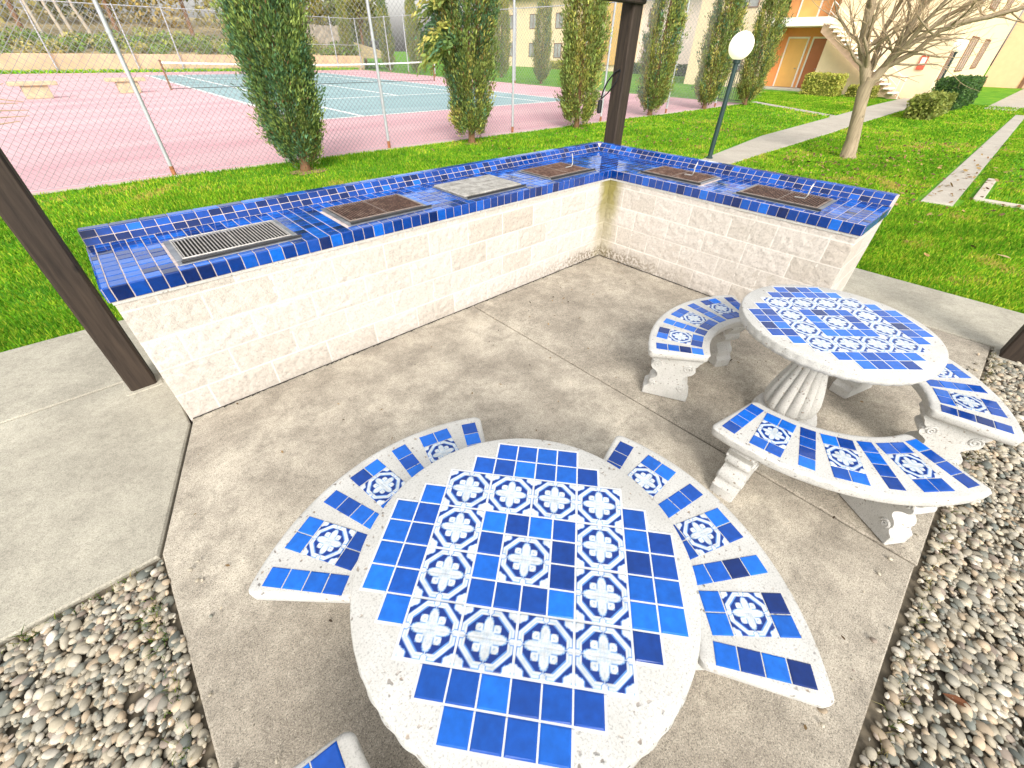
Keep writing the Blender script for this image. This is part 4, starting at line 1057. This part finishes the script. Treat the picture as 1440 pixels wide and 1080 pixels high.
def boxcloud(x0, x1, y0, y1, z1, n, s, pal):
    f = rng.integers(0, 5, n); a, b = rng.uniform(0, 1, n), rng.uniform(0, 1, n); j = rng.normal(0, .035, (n, 3))
    X = np.where(f == 0, x0, np.where(f == 1, x1, x0 + (x1 - x0) * a)); Y = np.where(f == 2, y0, np.where(f == 3, y1, y0 + (y1 - y0) * np.where(f < 2, a, b))); Z = np.where(f == 4, z1, z1 * b)
    p = np.stack([X, Y, Z], 1) + j; u = rng.normal(0, 1, (n, 3)); u /= np.linalg.norm(u, axis=1)[:, None]; v = np.cross(u, rng.normal(0, 1, (n, 3))); v /= np.linalg.norm(v, axis=1)[:, None]
    sz = (s * rng.uniform(.6, 1.4, n))[:, None]; V = np.stack([p - u * sz, p - v * sz * .6, p + u * sz, p + v * sz * .6], 1)
    return V.reshape(-1, 3), np.arange(n)[:, None] * 4 + np.arange(4), np.repeat(pal[rng.integers(0, len(pal), n)] * rng.uniform(.7, 1.3, (n, 1)), 4, 0)
YG = np.array([(.42, .42, .07), (.5, .45, .1), (.32, .36, .06)]); GN = np.array([(.06, .13, .03), (.09, .17, .035), (.045, .1, .03)])
def hedge(x0, x1, y0, y1, h, pal, label, n=2600, s=.06):
    t = thing('hedge', label, 'hedge', ((x0 + x1) / 2, (y0 + y1) / 2, GZ), 0, 'clipped hedges by the apartments'); dx, dy = (x1 - x0) / 2, (y1 - y0) / 2
    npmesh('foliage', *boxcloud(-dx, dx, -dy, dy, h, n, s, pal)[:2], 'leaf', None, t); 
    c = t.children[0]; me = c.data; V, F, C = len(me.vertices), None, None
    at = me.color_attributes.new('Col', 'FLOAT_COLOR', 'POINT'); cc = np.ones((V, 4), np.float32); cc[:, :3] = np.repeat(pal[rng.integers(0, len(pal), V // 4)] * rng.uniform(.7, 1.3, (V // 4, 1)), 4, 0); at.data.foreach_set('color', cc.ravel())
    m = MB(); m.box(-dx * .9, dx * .9, -dy * .9, dy * .9, 0, h * .93, tuple(pal[2] * .6)); m.build('branches', 'leaf', t)
hedge(30.2, 31.6, 6.15, 8.0, 1.05, YG, 'boxy yellow-green hedge in front of the orange door recess')
hedge(30.9, 32., 4.4, 5.7, .55, YG * .8, 'low olive hedge at the foot of the stairs', 1400)
hedge(20.8, 25., .1, .95, .72, (YG + GN) / 2 * .9, 'yellowish lower hedge in front of the dark one, right apartments', 2600)
hedge(26.3, 33., .1, 1.2, 1.15, GN, 'tall dark green clipped hedge under the right apartment windows', 4200)

def tree(name, x, y, zb, H, R_, pal, label, bark='cybark', n=5200, s=.16, lean=0, r=.16, group='trees beyond the court'):
    t = thing(name, label, 'tree', (x, y, zb), 0, group); random.seed(int(x * 10 + y))
    bl = []
    for k in range(11):
        a = random.uniform(0, 6.28); q = random.uniform(0, .75) * R_; z = H * random.uniform(.42, .95); s_ = R_ * random.uniform(.28, .5)
        bl.append((q * math.cos(a) + lean * z / H, q * math.sin(a), z, s_, s_, s_ * .75))
    npmesh('crown', *(lambda c: (c[0], c[1], 'leaf', c[2], t))(leafcloud(bl, n, s, pal)))
    m = MB(); top = Vector((lean * .6, 0, H * .62)); m.tube([(0, 0, -.2), (lean * .25, 0, H * .3), top], [r * 1.2, r, r * .6], 9)
    for b in bl[:6]: m.tube([Vector((lean * .3, 0, H * .34)), (Vector(b[:3]) + top) / 2 - Vector((0, 0, .2)), Vector(b[:3])], [r * .5, r * .35, r * .12], 6)
    m.build('trunk', bark, t, smooth=50)
OLV = np.array([(.32, .31, .09), (.20, .23, .07), (.42, .36, .10), (.15, .17, .05)]); DRK = np.array([(.18, .21, .08), (.26, .27, .09), (.12, .14, .06), (.34, .3, .11)]); GLD = np.array([(.50, .40, .10), (.40, .36, .09), (.3, .3, .07), (.55, .42, .14)])
tree('bank_tree', -9, 55, 1.8, 9, 4.4, DRK, 'dark spreading tree at the top left corner of the photo')
tree('bank_tree', -3.5, 56, 1.9, 9.5, 4, OLV, 'olive tree behind the leaning pale trunks', lean=.6)
tree('bank_tree', 2.5, 54, 1.8, 8, 3.8, GLD, 'golden-leaved tree left of the first near cypress')
tree('bank_tree', 8.5, 56, 1.9, 9, 4.2, DRK, 'dark tree directly behind the first near cypress')
tree('bank_tree', 14.5, 57, 2., 9, 4.2, DRK * .8, 'dark tree above the weathered board fence')
tree('bank_tree', 20, 58, 2., 8.5, 3.8, GLD * .8, 'yellowish tree behind the three far cypresses')
tree('bank_tree', 27, 58, 0, 10, 4.5, OLV, 'olive tree past the far corner of the court')
for k, (x, ln, lab) in enumerate(((-2.4, 1.6, 'leftmost pale bare trunk on the bank'), (-1.2, 1.9, 'pale trunk in the middle of the leaning cluster'), (-.6, 1.7, 'thickest pale trunk of the leaning cluster'), (.5, 1.5, 'rightmost pale trunk of the leaning cluster'))):
    t = thing('pale_tree', lab, 'tree', (x, 53 + k * .3, 1.6), 0, 'pale trunks on the bank'); m = MB(); m.tube([(0, 0, -.2), (.05 * (k - 1), 0, .9), (-.12 - .1 * (k % 2), .05, 2.4), (-.05 - ln * .1, .1, 4.2), (-.3 - ln * .2, .2, 6.5)], [.15 + .02 * k, .12 + .01 * k, .11, .09, .06], 9); m.build('trunk', 'pale_bark', t, smooth=50)
    npmesh('crown', *(lambda c: (c[0], c[1], 'leaf', c[2], t))(leafcloud([(-.6, .2, 6.6, 1.3, 1.3, .9), (.2, .1, 7.3, 1.1, 1.1, .8), (-1.1, .3, 7.6, 1., 1., .8)], 1200, .15, OLV)))
def shrubs():
    bl = []
    random.seed(77)
    for k in range(130):
        x = -22 + 44 * (k + random.random()) / 130; dy = random.uniform(0, 3.6); bl.append((x, 49.3 + dy, 1.2 + .22 * dy + random.uniform(0, .35), random.uniform(.5, 1.), .7, random.uniform(.3, .7)))
    V, F, C = leafcloud(bl, 30000, .095, np.array([(.34, .38, .08), (.2, .32, .06), (.45, .4, .12), (.18, .26, .06)])); return V, F, C
V, F, C = shrubs(); stuff(npmesh('ground_cover', V, F, 'leaf', C), 'green creeping ground cover along the top of the tan wall', 'ground cover')
bl = [(-26 + 60 * (k + random.random()) / 40, 66 + random.uniform(0, 5), 5 + random.uniform(-1, 4), random.uniform(2, 3.4), 2.4, random.uniform(2., 4)) for k in range(40)]
V, F, C = leafcloud(bl, 24000, .24, np.concatenate([DRK * 1.3, OLV, GLD])); stuff(npmesh('woodland', V, F, 'leaf', C), 'dark wooded hillside far behind the court', 'woods')
wb = thing('board_fence', 'weathered brown board fence on the bank right of the first cypress', 'fence', (12.5, 52.3, 1.5))
m = MB(); random.seed(3)
for k in range(38): m.bbox(k * .25, k * .25 + .235, 0, .03, 0, 2.05 + random.gauss(0, .03), .006)
m.build('boards', 'board', wb); m = MB()
for z in (.4, 1.6): m.box(0, 9.5, .032, .09, z, z + .1)
m.build('rails', 'board', wb)
# grass verge at the foot of the tan wall
n = 5000; V, F, C = blades(rng.uniform(-25, 21, n), rng.uniform(47.9, 48.6, n), rng.uniform(.1, .28, n), rng.uniform(.05, .1, n), GP * 1.2, -.02)
stuff(npmesh('verge_grass', V, F, 'grass', C), 'strip of grass at the foot of the tan wall', 'grass')

# ------------------------------------------------------------------ apartments
def window(parent, mk, u0, u1, z0, z1, bars=1):
    # mk(u, d, z): point on the wall, d = metres out of the wall
    def bx(m, a, b, c, d, d0, d1):
        vs = [mk(u, q, z) for q in (d0, d1) for z in (c, d) for u in (a, b)]
        m.add(vs, [(0, 2, 3, 1), (4, 5, 7, 6), (0, 1, 5, 4), (2, 6, 7, 3), (0, 4, 6, 2), (1, 3, 7, 5)])
    w_ = .07; m = MB()
    bx(m, u0 - w_, u1 + w_, z0 - w_, z0, .0, .05); bx(m, u0 - w_, u1 + w_, z1, z1 + w_, .0, .05); bx(m, u0 - w_, u0, z0, z1, .0, .05); bx(m, u1, u1 + w_, z0, z1, .0, .05)
    for k in range(bars): um = u0 + (u1 - u0) * (k + 1) / (bars + 1); bx(m, um - .025, um + .025, z0, z1, .01, .04)
    f = m.build('window', 'browntrim', parent); m = MB(); bx(m, u0, u1, z0, z1, .002, .015); m.build('pane', 'glass', f)
ap = thing('apartment_building', 'two-storey cream apartments with orange door recess and outside stair', 'building', (0, 0, 0))
X0 = 33.5
m = MB()
m.box(X0, X0 + .25, 11.8, 17.5, GZ, 3.3); m.box(X0, X0 + .25, 2.3, 8.6, GZ, 3.3); m.box(X0, X0 + .25, 12, 17.5, 3.31, 6.8); m.box(X0, X0 + .25, 2.3, 8.6, 3.31, 6.8)
m.box(X0 + .26, 57, 2.3, 2.5, GZ, 6.8); m.box(X0, 57, 17.5, 17.7, GZ, 6.8); m.box(57, 57.3, 2.3, 17.7, GZ, 6.8)
m.build('wall', 'cream', ap)
m = MB(); m.box(X0 + 1.3, X0 + 1.5, 8.6, 11.8, GZ, 3.3); m.box(X0 + .26, X0 + 1.3, 11.8, 12.0, GZ, 3.3); m.box(X0 + .26, X0 + 1.3, 8.4, 8.6, GZ, 3.3); m.box(X0 + 1.3, X0 + 1.5, 8.6, 12, 3.8, 6.8)
m.build('recess_wall', 'orange', ap)
m = MB(); m.bbox(X0 - .5, X0 + 1.6, 8.62, 12.2, 3.31, 3.75, .02); m.build('balcony_slab', 'trim', ap)
m = MB(); m.bbox(X0 - .1, X0 + 1.3, 8.6, 11.8, GZ, .12, .02); m.build('door_step', 'path', ap)
for (y0, y1, z0, z1, mt) in ((10.15, 11.3, .13, 2.75, 'door'), (8.85, 9.75, .13, 2.75, 'reddoor'), (10.15, 11.25, 3.8, 6.1, 'door')):
    m = MB(); m.bbox(X0 + 1.24, X0 + 1.299, y0, y1, z0, z1, .008); d_ = m.build('door', mt, ap)
    m = MB(); m.tube([(X0 + 1.2, y0 + .1, z0 + 1.05), (X0 + 1.2, y0 + .22, z0 + 1.05)], .02, 6); m.build('handle', 'steel', d_)
    m = MB(); m.box(X0 + 1.22, X0 + 1.3, y1 + .005, y1 + .1, z0, z1 + .1); m.box(X0 + 1.22, X0 + 1.3, y0 - .1, y0 - .005, z0, z1 + .1); m.box(X0 + 1.22, X0 + 1.3, y0, y1, z1 + .005, z1 + .1); m.build('frame', 'trim', d_)
st = MB(); ns = 17; sy0, sz0, sy1, sz1 = 8.55, 3.5, 3.6, .15
for k in range(ns):
    f = (k + .5) / ns; y = sy0 + (sy1 - sy0) * f; z = sz0 + (sz1 - sz0) * f; st.bbox(X0 - 1.55, X0 - .35, y - .17, y + .17, z - .035, z + .045, .01)
st.build('stair_tread', 'trim', ap)
m = MB()
for xx in (X0 - 1.2, X0 - .6): m.rings([[(xx + d, y, z) for y, z in ((sy0 + .2, sz0 - .08), (sy0 + .2, sz0 - .5), (sy1 + .3, -.02), (sy1 - .3, -.02), (sy1 - .2, sz1 - .08))] for d in (-.07, .07)][::-1])
m.build('stair_stringer', 'stair', ap)
m = MB(); xx = X0 - 1.52
m.tube([(xx, sy0, sz0 + .9), (xx, sy1, sz1 + .9), (xx, sy1 - .25, sz1 + .9), (xx, sy1 - .25, 0)], .022, 6); m.tube([(xx, sy0, sz0 + .45), (xx, sy1, sz1 + .45)], .014, 6)
for k in range(6): f = k / 5; m.tube([(xx, sy0 + (sy1 - sy0) * f, sz0 + (sz1 - sz0) * f), (xx, sy0 + (sy1 - sy0) * f, sz0 + (sz1 - sz0) * f + .9)], .016, 6)
m.build('stair_railing', 'trim', ap)
mkx = lambda u, d, z: (X0 - d, u, z); mky = lambda u, d, z: (u, 2.3 - d, z)
window(ap, mkx, 13.6, 14.9, 1., 2.4); window(ap, mkx, 13.6, 14.9, 4.4, 5.8)
for (a, b, c, d) in ((34.2, 35.8, .95, 2.3), (38.9, 41.8, 1.3, 2.9), (45.5, 48.2, 1.4, 2.9), (34.2, 35.8, 4.3, 5.6), (38.9, 41.8, 4.3, 5.7), (45.5, 48.2, 4.3, 5.7)): window(ap, mky, a, b, c, d, 2)
m = MB(); m.box(X0 - .08, X0 - .001, 3.05, 3.4, 1.35, 1.98); bx_ = m.build('red_wall_box', 'redbox', ap); m = MB(); m.box(X0 - .09, X0 - .081, 3.11, 3.34, 1.55, 1.9); m.build('pane', 'trim', bx_)
m = MB(); m.rings([[(X0 - .8, 1.6, 6.8), (58, 1.6, 6.8), (58, 18.4, 6.8), (X0 - .8, 18.4, 6.8)], [(X0 + 4, 6, 9), (53, 6, 9), (53, 14, 9), (X0 + 4, 14, 9)]]); m.build('roof', 'roof', ap)
# wing at the far right
wg = thing('apartment_wing', 'peach apartment wing at the right edge with brown trimmed doorway', 'building', (57.5, 0, GZ))
m = MB(); m.box(0, .3, -16, 2.2, 0, 6.8); m.box(.31, 12, -16, -15.8, 0, 6.8); m.build('wall', 'peach', wg)
m = MB(); m.box(-.06, -.001, -.55, -.3, 0, 6.4); m.box(-.06, -.001, -5, -4.8, 0, 6.4); m.build('post_trim', 'browntrim', wg)
m = MB(); m.box(-.03, -.001, -4.79, -.56, .02, 3.2); m.build('door_panel', 'stair', wg)
m = MB(); m.rings([[(-.8, -16.6, 6.8), (12.5, -16.6, 6.8), (12.5, 2.6, 6.8), (-.8, 2.6, 6.8)], [(4, -14, 8.6), (8, -14, 8.6), (8, 0, 8.6), (4, 0, 8.6)]]); m.build('roof', 'roof', wg)
# long block beyond the right side of the court
lb = thing('apartment_block', 'long pale apartment block seen past the right side fence', 'building', (49, 0, GZ))
m = MB(); m.box(0, .3, 19, 33, 0, 7); m.box(.31, 12, 19, 19.3, 0, 7); m.build('wall', 'pink', lb)
m = MB(); m.box(-.6, .3, 33.01, 62, 0, 7.2); m.box(.31, 12, 61.7, 62, 0, 7.2); m.build('pale_wall', 'cream', lb)
m = MB(); m.box(-.75, -.601, 34.5, 37.5, .6, 6.6); m.build('yellow_panel', 'door', lb)
mkl = lambda u, d, z: (-d, u, z); mkl2 = lambda u, d, z: (-.6 - d, u, z)
for y0 in (21., 24.6, 28.6, 31.): window(lb, mkl, y0, y0 + 1.1, 1.2, 2.6); window(lb, mkl, y0, y0 + 1.1, 4.2, 5.6)
for y0 in (40., 44.5, 49.3, 54., 58.): window(lb, mkl2, y0, y0 + 1.2, 1.2, 2.6); window(lb, mkl2, y0, y0 + 1.2, 4.2, 5.6)
m = MB(); m.rings([[(-1.4, 18.4, 7.2), (13, 18.4, 7.2), (13, 62.6, 7.2), (-1.4, 62.6, 7.2)], [(5, 23, 9.6), (7, 23, 9.6), (7, 58, 9.6), (5, 58, 9.6)]]); m.build('roof', 'roof', lb)
hedge(45.5, 47, 22.5, 32, .9, GN, 'low dark hedge along the pink block beyond the court', 3000, .1)
hedge(45.8, 47, 36, 44, .8, YG, 'low yellow-green hedge along the cream block beyond the court', 2200, .1)
